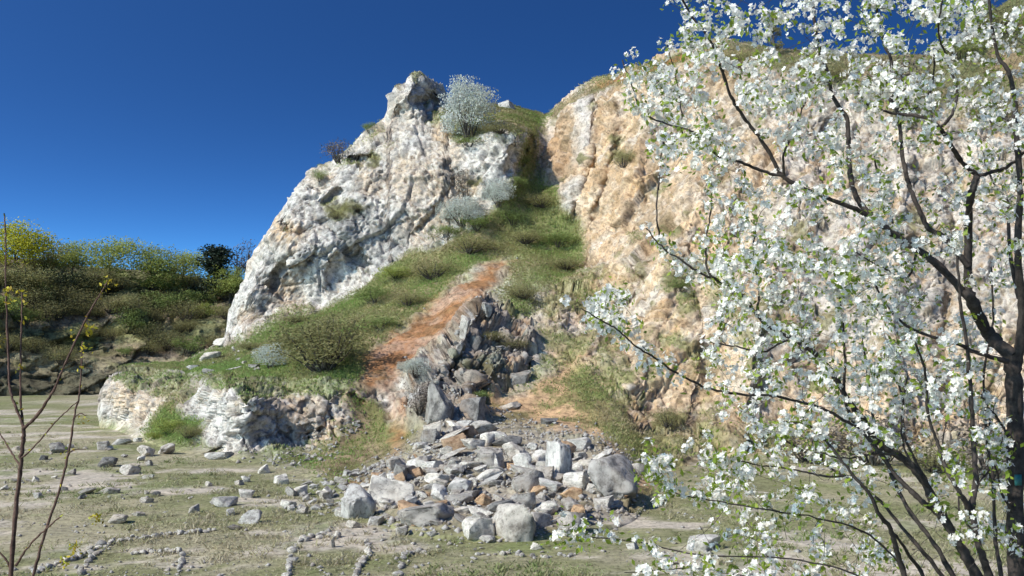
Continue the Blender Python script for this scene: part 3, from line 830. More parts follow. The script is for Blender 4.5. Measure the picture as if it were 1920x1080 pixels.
# ================================================================== OBJECTS
G_PILE = 'boulders of the rubble pile'
HERO = [  # px, py(foot), w, h, kind, i, mat, roll, yaw, label
    (668, 972, 56, 72, 'block', 1, M_ROCKW, 6, 35, 'pale upright boulder at the left end of the rubble pile, sharp shadowed right edge'),
    (724, 950, 88, 62, 'boulder', 2, M_ROCKW, -8, 10, 'broad pale boulder leaning on the upright one at the pile\'s left end'),
    (790, 990, 122, 58, 'block', 3, M_ROCK, 7, 5, 'long low grey boulder sloping to the left at the front of the rubble pile'),
    (891, 1011, 58, 46, 'block', 4, M_ROCKW, 8, 25, 'small white cube-shaped boulder at the front foot of the rubble pile'),
    (963, 1011, 76, 62, 'block', 5, M_ROCK, 0, 20, 'squarish grey boulder at the front foot of the rubble pile, right side black'),
    (1070, 1003, 60, 46, 'boulder', 1, M_ROCK, -5, 10, 'rounded grey boulder behind low blossoms at the right front of the pile'),
    (1044, 902, 44, 84, 'block', 2, M_ROCKW, 2, 38, 'tall upright white rock pillar on top of the rubble pile, black right side'),
    (1144, 934, 92, 100, 'boulder', 2, M_ROCK, 0, 0, 'largest grey pyramid-shaped boulder at the right end of the rubble pile'),
    (919, 878, 62, 52, 'block', 0, M_ROCK, 12, 15, 'grey block tilted on the upper rubble pile below the round flat stone'),
    (905, 818, 52, 38, 'boulder', 4, M_ROCK, 12, 0, 'light grey boulder at the top of the rubble pile under the dark rib'),
    (956, 838, 60, 30, 'boulder', 0, M_ROCKD, -8, 0, 'low dusty brown-grey boulder half sunk in the sandy cone'),
    (834, 828, 70, 30, 'slab', 1, M_ROCK, 26, 0, 'uppermost tilted grey slab of the stack at the pile\'s top left'),
    (840, 860, 62, 32, 'slab', 2, M_ROCK, 27, 0, 'grey slab lying just below the uppermost tilted slab'),
    (792, 878, 38, 36, 'block', 3, M_ROCK, 20, 20, 'pale grey block at the left foot of the tilted slabs'),
    (915, 908, 54, 26, 'slab', 4, M_ROCKW, 22, 0, 'thin pale slab tilted over a black gap in the middle of the pile'),
    (992, 922, 58, 42, 'boulder', 3, M_ROCK, 5, 0, 'rounded grey boulder left of the tall white pillar\'s foot'),
    (1016, 872, 40, 34, 'block', 1, M_ROCKW, 10, 20, 'small pale block leaning on the left of the tall white pillar'),
    (984, 952, 46, 32, 'slab', 3, M_ROCK, 8, 0, 'flat grey block over a dark hollow in the middle of the pile'),
    (905, 948, 28, 30, 'boulder', 1, M_ROCKO, 0, 0, 'ochre-stained boulder in the middle of the rubble pile'),
    (1072, 936, 40, 24, 'boulder', 2, M_ROCKO, 6, 0, 'rusty orange boulder under the tall white pillar'),
    (1082, 975, 28, 26, 'boulder', 4, M_ROCKO, 0, 0, 'orange-brown boulder low on the right side of the pile'),
    (952, 768, 44, 20, 'slab', 0, M_ROCK, 14, 0, 'thin pale slab lying alone on the sandy cone above the pile'),
    (862, 944, 52, 26, 'slab', 5, M_ROCK, 10, 0, 'grey slab behind the long low boulder at the pile\'s front'),
    (1010, 988, 42, 30, 'block', 0, M_ROCKW, -6, 30, 'pale block wedged right of the squarish front boulder'),
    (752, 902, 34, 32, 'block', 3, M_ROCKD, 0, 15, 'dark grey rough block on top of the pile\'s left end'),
    (1030, 796, 30, 14, 'slab', 1, M_ROCKD, 0, 0, 'small flat grey stone lying on the grassy part of the cone'),
    (1200, 890, 26, 26, 'block', 2, M_ROCK, 0, 20, 'small grey block right of the pyramid-shaped boulder'),
    (405, 862, 56, 26, 'block', 2, M_ROCKW, 8, 0, 'low pale block below the ledge with a black crack beside it'),
    (102, 850, 44, 26, 'boulder', 3, M_ROCKD, 4, 0, 'dark flat-topped boulder behind the bare sapling'),
    (30, 845, 22, 14, 'boulder', 1, M_ROCK, 0, 0, 'small pale boulder at the photo\'s left edge behind the sapling stem'),
    (190, 844, 26, 18, 'block', 0, M_ROCK, 0, 20, 'squat pale boulder left of the ledge in dry grass'),
    (225, 834, 46, 22, 'slab', 4, M_ROCKW, 14, 0, 'long pale slab lying at the left foot of the ledge'),
    (272, 856, 40, 30, 'boulder', 5, M_ROCK, 8, 0, 'wide grey boulder below the green bush at the ledge\'s foot'),
    (310, 852, 50, 36, 'boulder', 2, M_ROCK, 22, 0, 'grey pointed boulder below the green bush at the ledge\'s foot'),
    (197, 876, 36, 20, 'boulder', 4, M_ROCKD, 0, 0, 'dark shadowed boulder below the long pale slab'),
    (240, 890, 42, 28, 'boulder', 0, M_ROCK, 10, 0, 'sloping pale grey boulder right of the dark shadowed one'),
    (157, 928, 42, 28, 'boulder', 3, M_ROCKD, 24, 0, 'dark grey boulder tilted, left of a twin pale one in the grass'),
    (200, 927, 42, 22, 'boulder', 1, M_ROCK, 4, 0, 'grey boulder with a black shadow right beside the tilted dark one'),
    (278, 898, 24, 16, 'slab', 3, M_ROCKW, 18, 0, 'small white slab in the dry grass left of the earth path'),
    (492, 888, 26, 22, 'block', 5, M_ROCKW, 14, 25, 'white block on the grass slope right below the ledge'),
    (524, 908, 30, 20, 'block', 1, M_ROCKW, 0, 25, 'white block with a strong shadow, next to the grey rubble patch'),
    (460, 904, 18, 16, 'block', 2, M_ROCKW, 0, 20, 'small white cube of rock uphill of the two big pale boulders'),
    (445, 910, 20, 11, 'slab', 0, M_ROCK, 0, 0, 'small flat grey rock beside the small white cube'),
    (390, 912, 14, 11, 'boulder', 0, M_ROCK, 0, 0, 'little dark-sided stone on the bare earth path'),
    (462, 934, 34, 20, 'block', 4, M_ROCKW, 0, 20, 'pale square boulder uphill of the whitest boulder'),
    (414, 951, 54, 28, 'block', 3, M_ROCKW, -8, 10, 'wide white boulder with a black underside left of the whitest one'),
    (467, 982, 54, 40, 'boulder', 2, M_ROCKW, 16, 0, 'whitest boulder alone on the quarry floor casting a long shadow'),
    (430, 966, 18, 14, 'block', 1, M_ROCKW, 0, 20, 'small white stone touching the left of the whitest boulder'),
    (437, 994, 32, 15, 'slab', 2, M_ROCKD, -8, 0, 'low dark stone in front of the whitest boulder'),
    (216, 982, 36, 17, 'boulder', 4, M_ROCK, 0, 0, 'smooth grey boulder next to the yellow buds'),
    (270, 888, 0, 0, '', 0, None, 0, 0, ''),
    (272, 943, 28, 15, 'boulder', 0, M_ROCK, 6, 0, 'low grey stone in the grass above the smooth grey boulder'),
    (362, 962, 20, 18, 'block', 5, M_ROCK, 0, 20, 'small upright stone alone on the pale path'),
    (256, 968, 26, 13, 'boulder', 1, M_ROCK, 0, 0, 'small dull stone right of the smooth grey boulder'),
    (292, 930, 18, 10, 'boulder', 2, M_ROCKD, 0, 0, 'tiny dark stone on the grass left of the bare earth path'),
    (1316, 1033, 76, 30, 'slab', 1, M_ROCKW, 0, 0, 'flat white slab on the dry grass behind the blossoms'),
    (1252, 1060, 42, 20, 'boulder', 3, M_ROCK, 0, 0, 'grey boulder in the dry grass left of the flat white slab'),
    (1184, 1030, 24, 12, 'slab', 0, M_ROCKW, 0, 0, 'small white stone near the low blossoms at bottom centre'),
    (1007, 1031, 22, 12, 'slab', 4, M_ROCKW, 0, 0, 'small white stone on the path in front of the pile'),
    (752, 1003, 24, 14, 'block', 0, M_ROCK, 0, 20, 'small grey stone at the foot of the long low boulder'),
    (810, 1006, 20, 16, 'block', 2, M_ROCKW, 12, 20, 'small white stone in front of the pile\'s long low boulder'),
    (915, 1018, 34, 22, 'boulder', 5, M_ROCKW, 14, 0, 'small white boulder wedged between the white cube-shaped and the squarish front boulder'),
    (704, 985, 34, 20, 'block', 3, M_ROCKW, 8, 20, 'pale block in front of the upright boulder\'s shadow'),
    (660, 990, 24, 14, 'boulder', 0, M_ROCK, 0, 0, 'small grey stone at the foot of the pale upright boulder'),
    (624, 1026, 9, 20, 'block', 1, M_ROCKD, 6, 0, 'thin dark upright stone at the end of the round stone row'),
    # rocks on the rib and the ledge
    (909, 583, 36, 40, 'boulder', 1, M_ROCK, 20, 0, 'rounded grey rock perched at the top of the dark rib, above the orange earth slide'),
    (872, 625, 30, 46, 'block', 4, M_ROCK, -10, 0, 'grey rock sticking out of the dark rib beside the orange earth slide'),
    (889, 655, 30, 36, 'block', 0, M_ROCKD, -12, 20, 'dark block halfway down the rib below the perched grey rock'),
    (860, 660, 20, 28, 'boulder', 2, M_ROCK, -20, 0, 'pale rock at the left edge of the dark rib, halfway down'),
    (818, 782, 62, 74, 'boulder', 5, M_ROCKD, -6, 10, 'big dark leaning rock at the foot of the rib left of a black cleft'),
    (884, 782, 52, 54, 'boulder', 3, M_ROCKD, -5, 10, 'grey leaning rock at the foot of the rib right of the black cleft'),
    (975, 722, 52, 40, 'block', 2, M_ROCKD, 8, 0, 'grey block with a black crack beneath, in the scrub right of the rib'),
    (361, 694, 26, 18, 'block', 2, M_ROCKW, 10, 20, 'white rock on the grass of the ledge\'s left end'),
    (437, 694, 30, 12, 'slab', 1, M_ROCKW, 14, 0, 'white flat rock on the ledge grass below the crag'),
    (475, 690, 24, 11, 'slab', 5, M_ROCKD, -6, 0, 'dark rock with a white tip on the ledge grass'),
    (392, 700, 26, 10, 'slab', 3, M_ROCK, 0, 0, 'low grey rock on the ledge\'s grassy edge'),
    (415, 648, 40, 22, 'boulder', 0, M_ROCKW, 10, 0, 'pale boulder at the crag\'s left foot'),
    (390, 674, 44, 20, 'boulder', 4, M_ROCK, 8, 0, 'low grey rock just below the pale boulder at the crag\'s left foot'),
    (947, 203, 38, 18, 'slab', 0, M_ROCKW, 0, 0, 'flat white rock on the skyline right of the blossoming shrub'),
    (597, 585, 20, 8, 'slab', 1, M_ROCK, 10, 0, 'flat rock at the crag\'s foot above the big round bush'),
]
for h in HERO:
    if h[2] == 0: continue
    px, py, wp, hp, kd, i, mt, ro, yw, lb = h
    inpile = 640 <= px <= 1210 and py > 740
    if inpile: wp, hp = wp * 1.14, hp * 1.14
    rt = place_rock(px, py, wp, hp, lb, G_PILE if inpile else 'boulders lying on the quarry floor' if py > 800 else 'rocks on the slopes', kd, i, mt, ro, yw, unique=wp * hp > 1500)

# smaller rocks that fill the pile and the scatter beside it
PILE_POLY = [(700, 900), (745, 870), (780, 840), (800, 810), (880, 800), (960, 830), (1060, 850), (1110, 840), (1190, 880), (1195, 960), (1110, 985), (1000, 1000), (900, 1000), (760, 985), (690, 975)]
PATCH = [(530, 940), (560, 905), (620, 895), (690, 880), (690, 965), (640, 972), (545, 965)]
LEDGEF = [(440, 860), (520, 850), (640, 790), (672, 760), (680, 800), (640, 850), (560, 880)]
LEFTF = [(0, 900), (60, 860), (160, 830), (240, 810), (300, 860), (300, 940), (180, 950), (0, 930)]
TOPF = [(345, 690), (420, 650), (520, 655), (560, 700), (400, 705)]
RIBF = [(770, 770), (800, 700), (860, 620), (900, 550), (960, 600), (980, 690), (900, 780)]
FRONTF = [(640, 985), (760, 1000), (900, 1025), (1050, 1015), (1190, 985), (1210, 1000), (1000, 1045), (640, 1005)]
def fill(poly, n, lo, hi, label, group, name='boulder', cat='boulder', mats=(M_ROCK, M_ROCK, M_ROCKW, M_ROCKD), kinds=('block', 'boulder', 'slab'), pw=2.0):
    xs_ = [p[0] for p in poly]; ys_ = [p[1] for p in poly]
    k = 0
    while k < n:
        x = rnd.uniform(min(xs_), max(xs_)); y = rnd.uniform(min(ys_), max(ys_))
        if not pip(np.array([x]), np.array([y]), poly)[0]: continue
        k += 1
        s = lo + (hi - lo) * rnd.random() ** pw
        place_rock(x, y, s * rnd.uniform(.9, 1.35), s * rnd.uniform(.55, .95), label, group, rnd.choice(kinds), None, rnd.choice(mats), rnd.uniform(-22, 30), rnd.uniform(-40, 40), name=name, cat=cat, sink=0.2)
fill(PILE_POLY, 262, 15, 52, 'small angular grey rock jammed between the big boulders of the rubble pile', 'small rocks of the rubble pile', 'rock', 'rock', mats=(M_ROCK, M_ROCK, M_ROCK, M_ROCKW, M_ROCKW, M_ROCKW, M_ROCKW, M_ROCKD, M_ROCKO))
fill(PATCH, 70, 9, 32, 'small pale boulder in the rubble patch left of the big pile', 'boulders of the left rubble patch', 'boulder', 'boulder', mats=(M_ROCK, M_ROCKW, M_ROCKW))
fill(LEDGEF, 26, 8, 20, 'small rock fallen on the slope under the ledge face', 'rocks fallen under the ledge', 'rock', 'rock')
fill(LEFTF, 42, 6, 19, 'small grey stone scattered in dry grass at far left', 'stones scattered at far left', 'stone', 'stone')
fill(TOPF, 12, 6, 14, 'small pale rock in the grass on top of the ledge', 'rocks on the ledge grass', 'rock', 'rock')
fill(RIBF, 24, 9, 22, 'small rock sticking out of the scrubby dark rib', 'rocks of the dark rib', 'rock', 'rock', mats=(M_ROCK, M_ROCKD, M_ROCKD))
fill(FRONTF, 26, 6, 13, 'small stone on the grass just in front of the rubble pile', 'stones before the pile', 'stone', 'stone', kinds=('stone',))

# rows of stones laid on the quarry floor
ROWS = [([(60, 1079), (110, 1058), (165, 1038), (215, 1017), (280, 1008), (340, 1003), (400, 996)], 46, 'small stone in the long row running out from the sapling at lower left', 'stones of the long lower left row'),
        ([(146, 1080), (158, 1062), (176, 1046), (200, 1032)], 13, 'small stone in the short row beside the long row at lower left', 'stones of the short lower left row'),
        ([(334, 1082), (337, 1062), (346, 1046), (338, 1037), (300, 1036), (250, 1040)], 20, 'small stone in the hook-shaped row left of the round row', 'stones of the hook-shaped row'),
        ([(540, 1084), (541, 1066), (545, 1044), (556, 1022), (578, 1010), (604, 1006), (634, 1010)], 34, 'small stone in the rounded row at bottom centre, left of the straight row', 'stones of the rounded row'),
        ([(664, 1084), (676, 1062), (690, 1044), (694, 1030), (686, 1018)], 24, 'small stone in the upright straight row at bottom centre', 'stones of the straight row'),
        ([(748, 1082), (752, 1056), (756, 1044), (778, 1038), (800, 1040)], 16, 'small stone in the broken corner-shaped row right of the straight row', 'stones of the corner-shaped row'),
        ([(885, 1060), (900, 1040), (960, 1042), (1020, 1046), (1080, 1040)], 16, 'small pale stone in the faint thin row below the squarish boulder', 'stones of the faint row')]
for pts, n, lb, gp in ROWS:
    n = int(n * 1.25)
    pa = np.array(pts, float)
    ln = np.concatenate([[0], np.cumsum(np.hypot(*np.diff(pa, axis=0).T))])
    for k in range(n):
        s = ln[-1] * (k + rnd.uniform(-.25, .25)) / max(1, n - 1)
        x = np.interp(s, ln, pa[:, 0]) + rnd.gauss(0, 2.0)
        y = np.interp(s, ln, pa[:, 1]) + rnd.gauss(0, 1.5)
        sz = 8 + 9 * rnd.random() ** 1.4 * (0.8 + 0.4 * (y - 990) / 90)
        if 'faint' in gp: sz *= 0.75
        place_rock(x, y, sz * rnd.uniform(.9, 1.4), sz * rnd.uniform(.55, .85), lb, gp, 'stone', None, rnd.choice((M_ROCK, M_ROCKW, M_ROCKW, M_ROCKW)), 0, rnd.uniform(0, 180), name='stone', cat='stone', sink=0.15)

# ------------------------------------------------------------------ foliage tools
def quads(cent, size, nrm=None, aspect=0.6, tone=None, up=None, rgen=rg):
    """a cloud of small diamond leaves"""
    n = len(cent)
    d = rgen.normal(size=(n, 3))
    if nrm is not None:
        d = d * 0.8 + nrm
    d /= np.linalg.norm(d, axis=1)[:, None]
    a = np.cross(d, rgen.normal(size=(n, 3)))
    a /= np.maximum(np.linalg.norm(a, axis=1)[:, None], 1e-6)
    b = np.cross(d, a)
    s = (np.asarray(size) * np.ones(n))[:, None]
    V = np.stack([cent - a * s, cent + b * s * aspect + d * s * 0.15, cent + a * s, cent - b * s * aspect + d * s * 0.15], 1).reshape(-1, 3)
    F = np.arange(4 * n).reshape(n, 4)
    t = rgen.random(n) if tone is None else tone
    return V, F, np.repeat(np.stack([t, t, t], -1), 4, 0)

def tube(pts, rad, sides=6):
    pts = np.asarray(pts, float); rad = np.asarray(rad, float)
    n = len(pts)
    tg = np.gradient(pts, axis=0)
    tg /= np.maximum(np.linalg.norm(tg, axis=1)[:, None], 1e-9)
    ref = np.array([0.31, 0.77, 0.55])
    u = np.cross(tg, ref); u /= np.maximum(np.linalg.norm(u, axis=1)[:, None], 1e-9)
    v = np.cross(tg, u)
    an = np.linspace(0, 2 * math.pi, sides, endpoint=False)
    V = pts[:, None] + rad[:, None, None] * (u[:, None] * np.cos(an)[None, :, None] + v[:, None] * np.sin(an)[None, :, None])
    i = np.arange(n * sides).reshape(n, sides)
    j = np.roll(i, -1, 1)
    F = np.stack([i[:-1], j[:-1], j[1:], i[1:]], -1).reshape(-1, 4)
    return V.reshape(-1, 3), F
class MB:
    def __init__(s): s.V, s.F, s.c, s.n = [], [], [], 0
    def add(s, V, F, col=None):
        s.V.append(V); s.F.append(F + s.n); s.n += len(V)
        if col is not None: s.c.append(col)
    def build(s, name, mat, parent=None, smooth=False, link=True):
        return mk(name, np.concatenate(s.V), np.concatenate(s.F), mat, parent, np.concatenate(s.c) if s.c else None, smooth, link)

def crook(a, b, n, amt, r):
    t = np.linspace(0, 1, n)[:, None]
    p = a + (b - a) * t
    L = np.linalg.norm(b - a)
    o = np.cumsum(r.normal(size=(n, 3)), 0) * amt * L / n
    o -= o[0]
    return p + o * (1 - 0.6 * t) * np.minimum(1, t * 4)

def tree_proto(name, seed, H, W, leafmat, nl, leaf, trunk_h=0.28, label='', cat='tree', shape='round', bark=M_BARKG, clumps=38, spread=0.16):
    """unit tree standing at the origin: trunk with limbs, crown of leaf clumps"""
    r = np.random.default_rng(seed)
    root = empty(name, (0, 0, -500))
    tag(root, label, cat)
    tr = MB()
    top = np.array([r.normal() * .04 * W, r.normal() * .04 * W, H * 0.86])
    ax = crook(np.zeros(3), top, 9, 0.10, r)
    tr.add(*tube(ax, np.linspace(H * 0.022, H * 0.004, 9), 7))
    cl = []
    for k in range(clumps):
        while True:
            q = r.uniform(-1, 1, 3)
            l = np.linalg.norm(q)
            if 0.35 < l < 1: break
        if shape == 'cone':
            z = r.uniform(0, 1) ** 0.8
            q = np.array([q[0] * (1.05 - z) * 0.95, q[1] * (1.05 - z) * 0.95, z * 2 - 1])
        if shape == 'pine':
            z = r.uniform(0, 1)
            wd = 0.55 + 0.45 * math.sin(z * 9) * (1 - z * 0.4)
            q = np.array([q[0] * wd * (1.15 - 0.55 * z), q[1] * wd * (1.15 - 0.55 * z), z * 2 - 1])
        c = np.array([q[0] * W * .5, q[1] * W * .5, H * (trunk_h + (1 - trunk_h) * (q[2] * .5 + .5))])
        cl.append(c)
        if k % 2 == 0:
            tz = c[2] * r.uniform(.45, .75)
            s = np.array([np.interp(tz, ax[:, 2], ax[:, 0]), np.interp(tz, ax[:, 2], ax[:, 1]), tz])
            tr.add(*tube(crook(s, c, 6, 0.2, r), np.linspace(H * .008, H * .0018, 6), 5))
    cl = np.array(cl)
    per = nl // clumps
    sg = W * spread * r.uniform(.55, 1.2, clumps)
    cen = (cl[:, None] + np.clip(r.normal(size=(clumps, per, 3)), -1.7, 1.7) * sg[:, None, None] * np.array([1, 1, .7])).reshape(-1, 3)
    cen[:, 2] = np.maximum(cen[:, 2], H * trunk_h * 0.45)
    tone = np.clip(np.repeat(r.random(clumps), per) * 0.6 + r.random(clumps * per) * 0.4, 0, 1)
    V, F, c = quads(cen, leaf * r.uniform(.6, 1.3, len(cen)), None, 0.6, tone, rgen=r)
    tr.build('trunk', bark, root)
    mk('crown', V, F, leafmat, root, c)
    return root

def bush_proto(name, seed, leafmat, nl, leaf, label, cat='bush', clumps=16, stems=9, flat=0.75, sparse=False, clip=1.8):
    """unit bush: one metre wide and high, sitting at the origin"""
    r = np.random.default_rng(seed)
    root = empty(name, (0, 0, -500))
    tag(root, label, cat)
    tr = MB(); cl = []
    for k in range(clumps):
        a = r.uniform(0, 2 * math.pi); rr = 0.42 * math.sqrt(r.random()); z = 0.22 + 0.62 * r.random() * math.sqrt(max(0, 1 - (rr / .5) ** 2))
        cl.append([rr * math.cos(a), rr * math.sin(a), z])
    cl = np.array(cl)
    for k in range(stems):
        c = cl[k % clumps] * np.array([1, 1, 1.1])
        tr.add(*tube(crook(np.array([c[0] * .15, c[1] * .15, -0.08]), c, 6, 0.2, r), np.linspace(.016, .004, 6), 4))
    per = nl // clumps
    cen = (cl[:, None] + np.clip(r.normal(size=(clumps, per, 3)), -clip, clip) * (0.12 if not sparse else .15) * r.uniform(.7, 1.2, (clumps, 1, 1))).reshape(-1, 3)
    cen[:, 2] = np.abs(cen[:, 2])
    tone = np.clip(np.repeat(r.random(clumps), per) * 0.5 + r.random(clumps * per) * 0.5, 0, 1)
    V, F, c = quads(cen, leaf * r.uniform(.6, 1.3, len(cen)), None, .6, tone, rgen=r)
    tr.build('stems', M_BARKG, root)
    mk('foliage', V, F, leafmat, root, c)
    return root

USED = {}
def put(proto, key, px, py, wpx, hpx, label, group=None, which='CG', base=(1, 1), dz=0.0, D=None):
    """stand a plant at a photograph pixel: py is its foot; its size there in pixels"""
    if D is None:
        h = hit(px, py, which)
        if h is None: return None
        p = h[0]
    else:
        p = Vector(unproj(px, py, D))
    m = p.y / FPX
    sc = (wpx * m / base[0], wpx * m / base[0], hpx * m / base[1])
    rz = rnd.uniform(0, 6.28)
    if key not in USED:
        USED[key] = proto
        proto.location = (p.x, p.y, p.z + dz); proto.rotation_euler = (0, 0, rz); proto.scale = sc
        proto['label'] = label
        if group: proto['group'] = group
        return proto
    return dup(proto, (p.x, p.y, p.z + dz), rz, sc, label, group)

# ------------------------------------------------------------------ bushes on the crag and the slopes
B_GREEN = bush_proto('bush', 1, M_LGREEN, 1700, .026, '')
B_OLIVE = bush_proto('bush', 2, M_LOLIVE, 2600, .021, '', sparse=True, stems=26, clumps=26)
B_ROUND = bush_proto('bush', 12, M_LOLIVE, 6500, .017, '', stems=30, clumps=40)
B_WHITE = bush_proto('flowering_shrub', 3, M_LWHITE, 8000, .016, '', clumps=26, stems=12, clip=1.15)
B_TWIG = bush_proto('bare_shrub', 4, M_LTWIG, 900, .03, '', sparse=True, stems=24)
B_SPRING = bush_proto('bush', 5, M_LSPRING, 2400, .027, '')
GB = 'bushes on the quarry slopes'
BUSHES = [
    (B_WHITE, 'w', 878, 262, 100, 124, 'tall white-flowering shrub on the crag\'s top right of the pinnacle'),
    (B_WHITE, 'w', 866, 420, 90, 52, 'pale flowering shrub at the foot of the crag\'s right part'),
    (B_WHITE, 'w', 935, 385, 62, 52, 'greyish flowering shrub under the grey rock buttress beside the gully'),
    (B_WHITE, 'w', 508, 690, 62, 48, 'pale grey flowering shrub on the ledge left of the big round bush'),
    (B_WHITE, 'w', 778, 706, 60, 36, 'pale grey-green shrub at the lower right edge of the orange earth slide'),
    (B_ROUND, 'r', 612, 692, 178, 104, 'big round olive bush on the ledge, largest on the slope'),
    (B_OLIVE, 'o', 812, 522, 96, 58, 'olive twiggy bush at the upper left of the orange earth slide'),
    (B_OLIVE, 'o', 880, 474, 90, 56, 'olive bush high on the slope left of the orange slide\'s top'),
    (B_GREEN, 'g', 702, 568, 78, 52, 'bright green bush at the crag\'s foot in the middle of the slope'),
    (B_SPRING, 's', 742, 522, 70, 44, 'yellow-green bush at the crag\'s foot, upper neighbour of the bright green one'),
    (B_GREEN, 'g', 838, 448, 62, 46, 'green bush right below the pale flowering shrub'),
    (B_GREEN, 'g', 895, 432, 72, 46, 'green bush in the upper slope below the grey buttress'),
    (B_GREEN, 'g', 960, 420, 60, 40, 'green bush at the foot of the gully'),
    (B_OLIVE, 'o', 1016, 388, 72, 40, 'olive bush on a shelf left of the small grey rib'),
    (B_GREEN, 'g', 970, 352, 32, 38, 'green bush low in the gully beside the tan cliff'),
    (B_GREEN, 'g', 982, 312, 30, 36, 'green bush halfway up the gully'),
    (B_OLIVE, 'o', 992, 256, 32, 24, 'olive bush at the head of the gully below the skyline'),
    (B_OLIVE, 'o', 940, 250, 62, 30, 'low olive bush on the crag\'s top right of the tall flowering shrub'),
    (B_GREEN, 'g', 880, 274, 60, 26, 'low green bush at the foot of the tall flowering shrub'),
    (B_OLIVE, 'o', 985, 456, 66, 40, 'olive bush above the top of the orange earth slide'),
    (B_GREEN, 'g', 1045, 462, 72, 48, 'green bush against the tan cliff right of the orange slide\'s top'),
    (B_OLIVE, 'o', 1060, 505, 64, 40, 'olive bush below the green one against the tan cliff'),
    (B_OLIVE, 'o', 985, 560, 64, 44, 'olive bush in the scrub right of the perched grey rock'),
    (B_OLIVE, 'o', 930, 640, 54, 34, 'olive bush in the middle of the dark rib\'s scrub'),
    (B_OLIVE, 'o', 968, 655, 54, 34, 'olive bush right of the dark block on the rib'),
    (B_GREEN, 'g', 905, 750, 34, 30, 'small green bush between the rib\'s foot and the sandy cone'),
    (B_TWIG, 't', 786, 775, 50, 56, 'brown twiggy shrub in front of the dark leaning rock at the rib\'s foot'),
    (B_GREEN, 'g', 692, 248, 28, 32, 'small round grey-green bush on the crag\'s skyline left of the pinnacle'),
    (B_TWIG, 't', 634, 305, 50, 40, 'brown-purple bare shrub on the crag\'s left skyline'),
    (B_GREEN, 'g', 600, 340, 36, 38, 'dark green bush on the crag\'s left skyline below the bare shrub'),
    (B_OLIVE, 'o', 672, 396, 46, 24, 'small olive tuft on the middle of the white crag face'),
    (B_OLIVE, 'o', 632, 410, 36, 26, 'small olive tuft left of the crag face\'s middle'),
    (B_TWIG, 't', 875, 372, 40, 56, 'brown twiggy shrub on the cream-coloured right of the crag face'),
    (B_OLIVE, 'o', 1168, 312, 52, 48, 'olive bush hanging on the tan cliff left of the blossoms'),
    (B_GREEN, 'g', 1276, 545, 48, 34, 'green bush on a tan cliff ledge seen through blossom'),
    (B_SPRING, 's', 318, 812, 56, 52, 'yellow-green bush at the ledge\'s foot'),
    (B_OLIVE, 'o', 352, 820, 52, 42, 'olive bush at the ledge\'s foot beside the yellow-green one'),
    (B_SPRING, 's', 290, 822, 36, 24, 'low yellow-green bush left of the ledge\'s foot bushes'),
    (B_OLIVE, 'o', 470, 655, 48, 24, 'low olive scrub at the crag\'s left foot'),
    (B_OLIVE, 'o', 560, 605, 60, 24, 'low olive scrub along the crag\'s foot above the big round bush'),
    (B_OLIVE, 'o', 765, 572, 80, 40, 'low olive bush in the middle of the green slope'),
    (B_GREEN, 'g', 712, 616, 72, 36, 'low green bush right of the big round bush'),
    (B_OLIVE, 'o', 1250, 800, 50, 60, 'thin olive bush at the tan cliff\'s foot right of the green strip'),
    (B_TWIG, 't', 1690, 210, 110, 100, 'brown bush at the cliff\'s top behind the blossoms'),
    (B_OLIVE, 'o', 1540, 160, 90, 70, 'olive bush on the cliff\'s top behind the blossoms'),
    (B_OLIVE, 'o', 1870, 62, 120, 70, 'olive bush high on the cliff\'s rising crest at the right edge'),
    (B_GREEN, 'g', 1800, 110, 90, 60, 'green bush on the rising crest left of the right edge\'s highest bush'),
    (B_OLIVE, 'o', 1860, 230, 110, 80, 'olive bush near the cliff\'s top at the right edge'),
    (B_TWIG, 't', 1520, 868, 120, 70, 'dry brown shrub at the tan cliff\'s foot, left one behind the tree\'s stems'),
    (B_TWIG, 't', 1640, 872, 140, 90, 'dry brown shrub at the tan cliff\'s foot, middle one behind the tree\'s stems'),
    (B_OLIVE, 'o', 1745, 885, 120, 90, 'olive shrub at the tan cliff\'s foot between two dry brown shrubs'),
    (B_TWIG, 't', 1850, 900, 150, 120, 'dry brown shrub beside the dark trunk at the right edge'),
    (B_OLIVE, 'o', 1380, 122, 70, 40, 'low olive bush on the skyline behind the blossoms'),
]
for pr, key, px, py, wp, hp, lb in BUSHES:
    put(pr, key, px, py, wp * 1.1, hp * (1.1 if key in 'wt' or wp > 150 else 0.64), lb, GB, 'CG')

# ------------------------------------------------------------------ trees and shrubs of the far hillside
T_SPRING = tree_proto('tree', 21, 10, 8, M_LSPRING, 5200, .19, label='')
T_SPRING2 = tree_proto('tree', 22, 10, 9, M_LSPRING, 4600, .19, label='', clumps=30)
T_YELLOW = tree_proto('tree', 23, 10, 9, M_LYELLOW, 6500, .2, label='')
T_OLIVE = tree_proto('tree', 24, 10, 8, M_LOLIVE, 4800, .19, label='')
T_PINE = tree_proto('pine_tree', 25, 10, 6, M_LPINE, 5200, .20, 0.2, '', 'pine tree', 'pine', clumps=60, spread=.11)
T_BARE = tree_proto('bare_tree', 26, 10, 5, M_LTWIG, 500, .16, .3, '', 'tree', clumps=60, spread=.14)
T_FIR = tree_proto('fir_tree', 27, 10, 4.4, M_LOLIVE, 2600, .16, 0.08, '', 'fir tree', 'cone', clumps=60, spread=.08)
GT = 'trees on the far hillside'
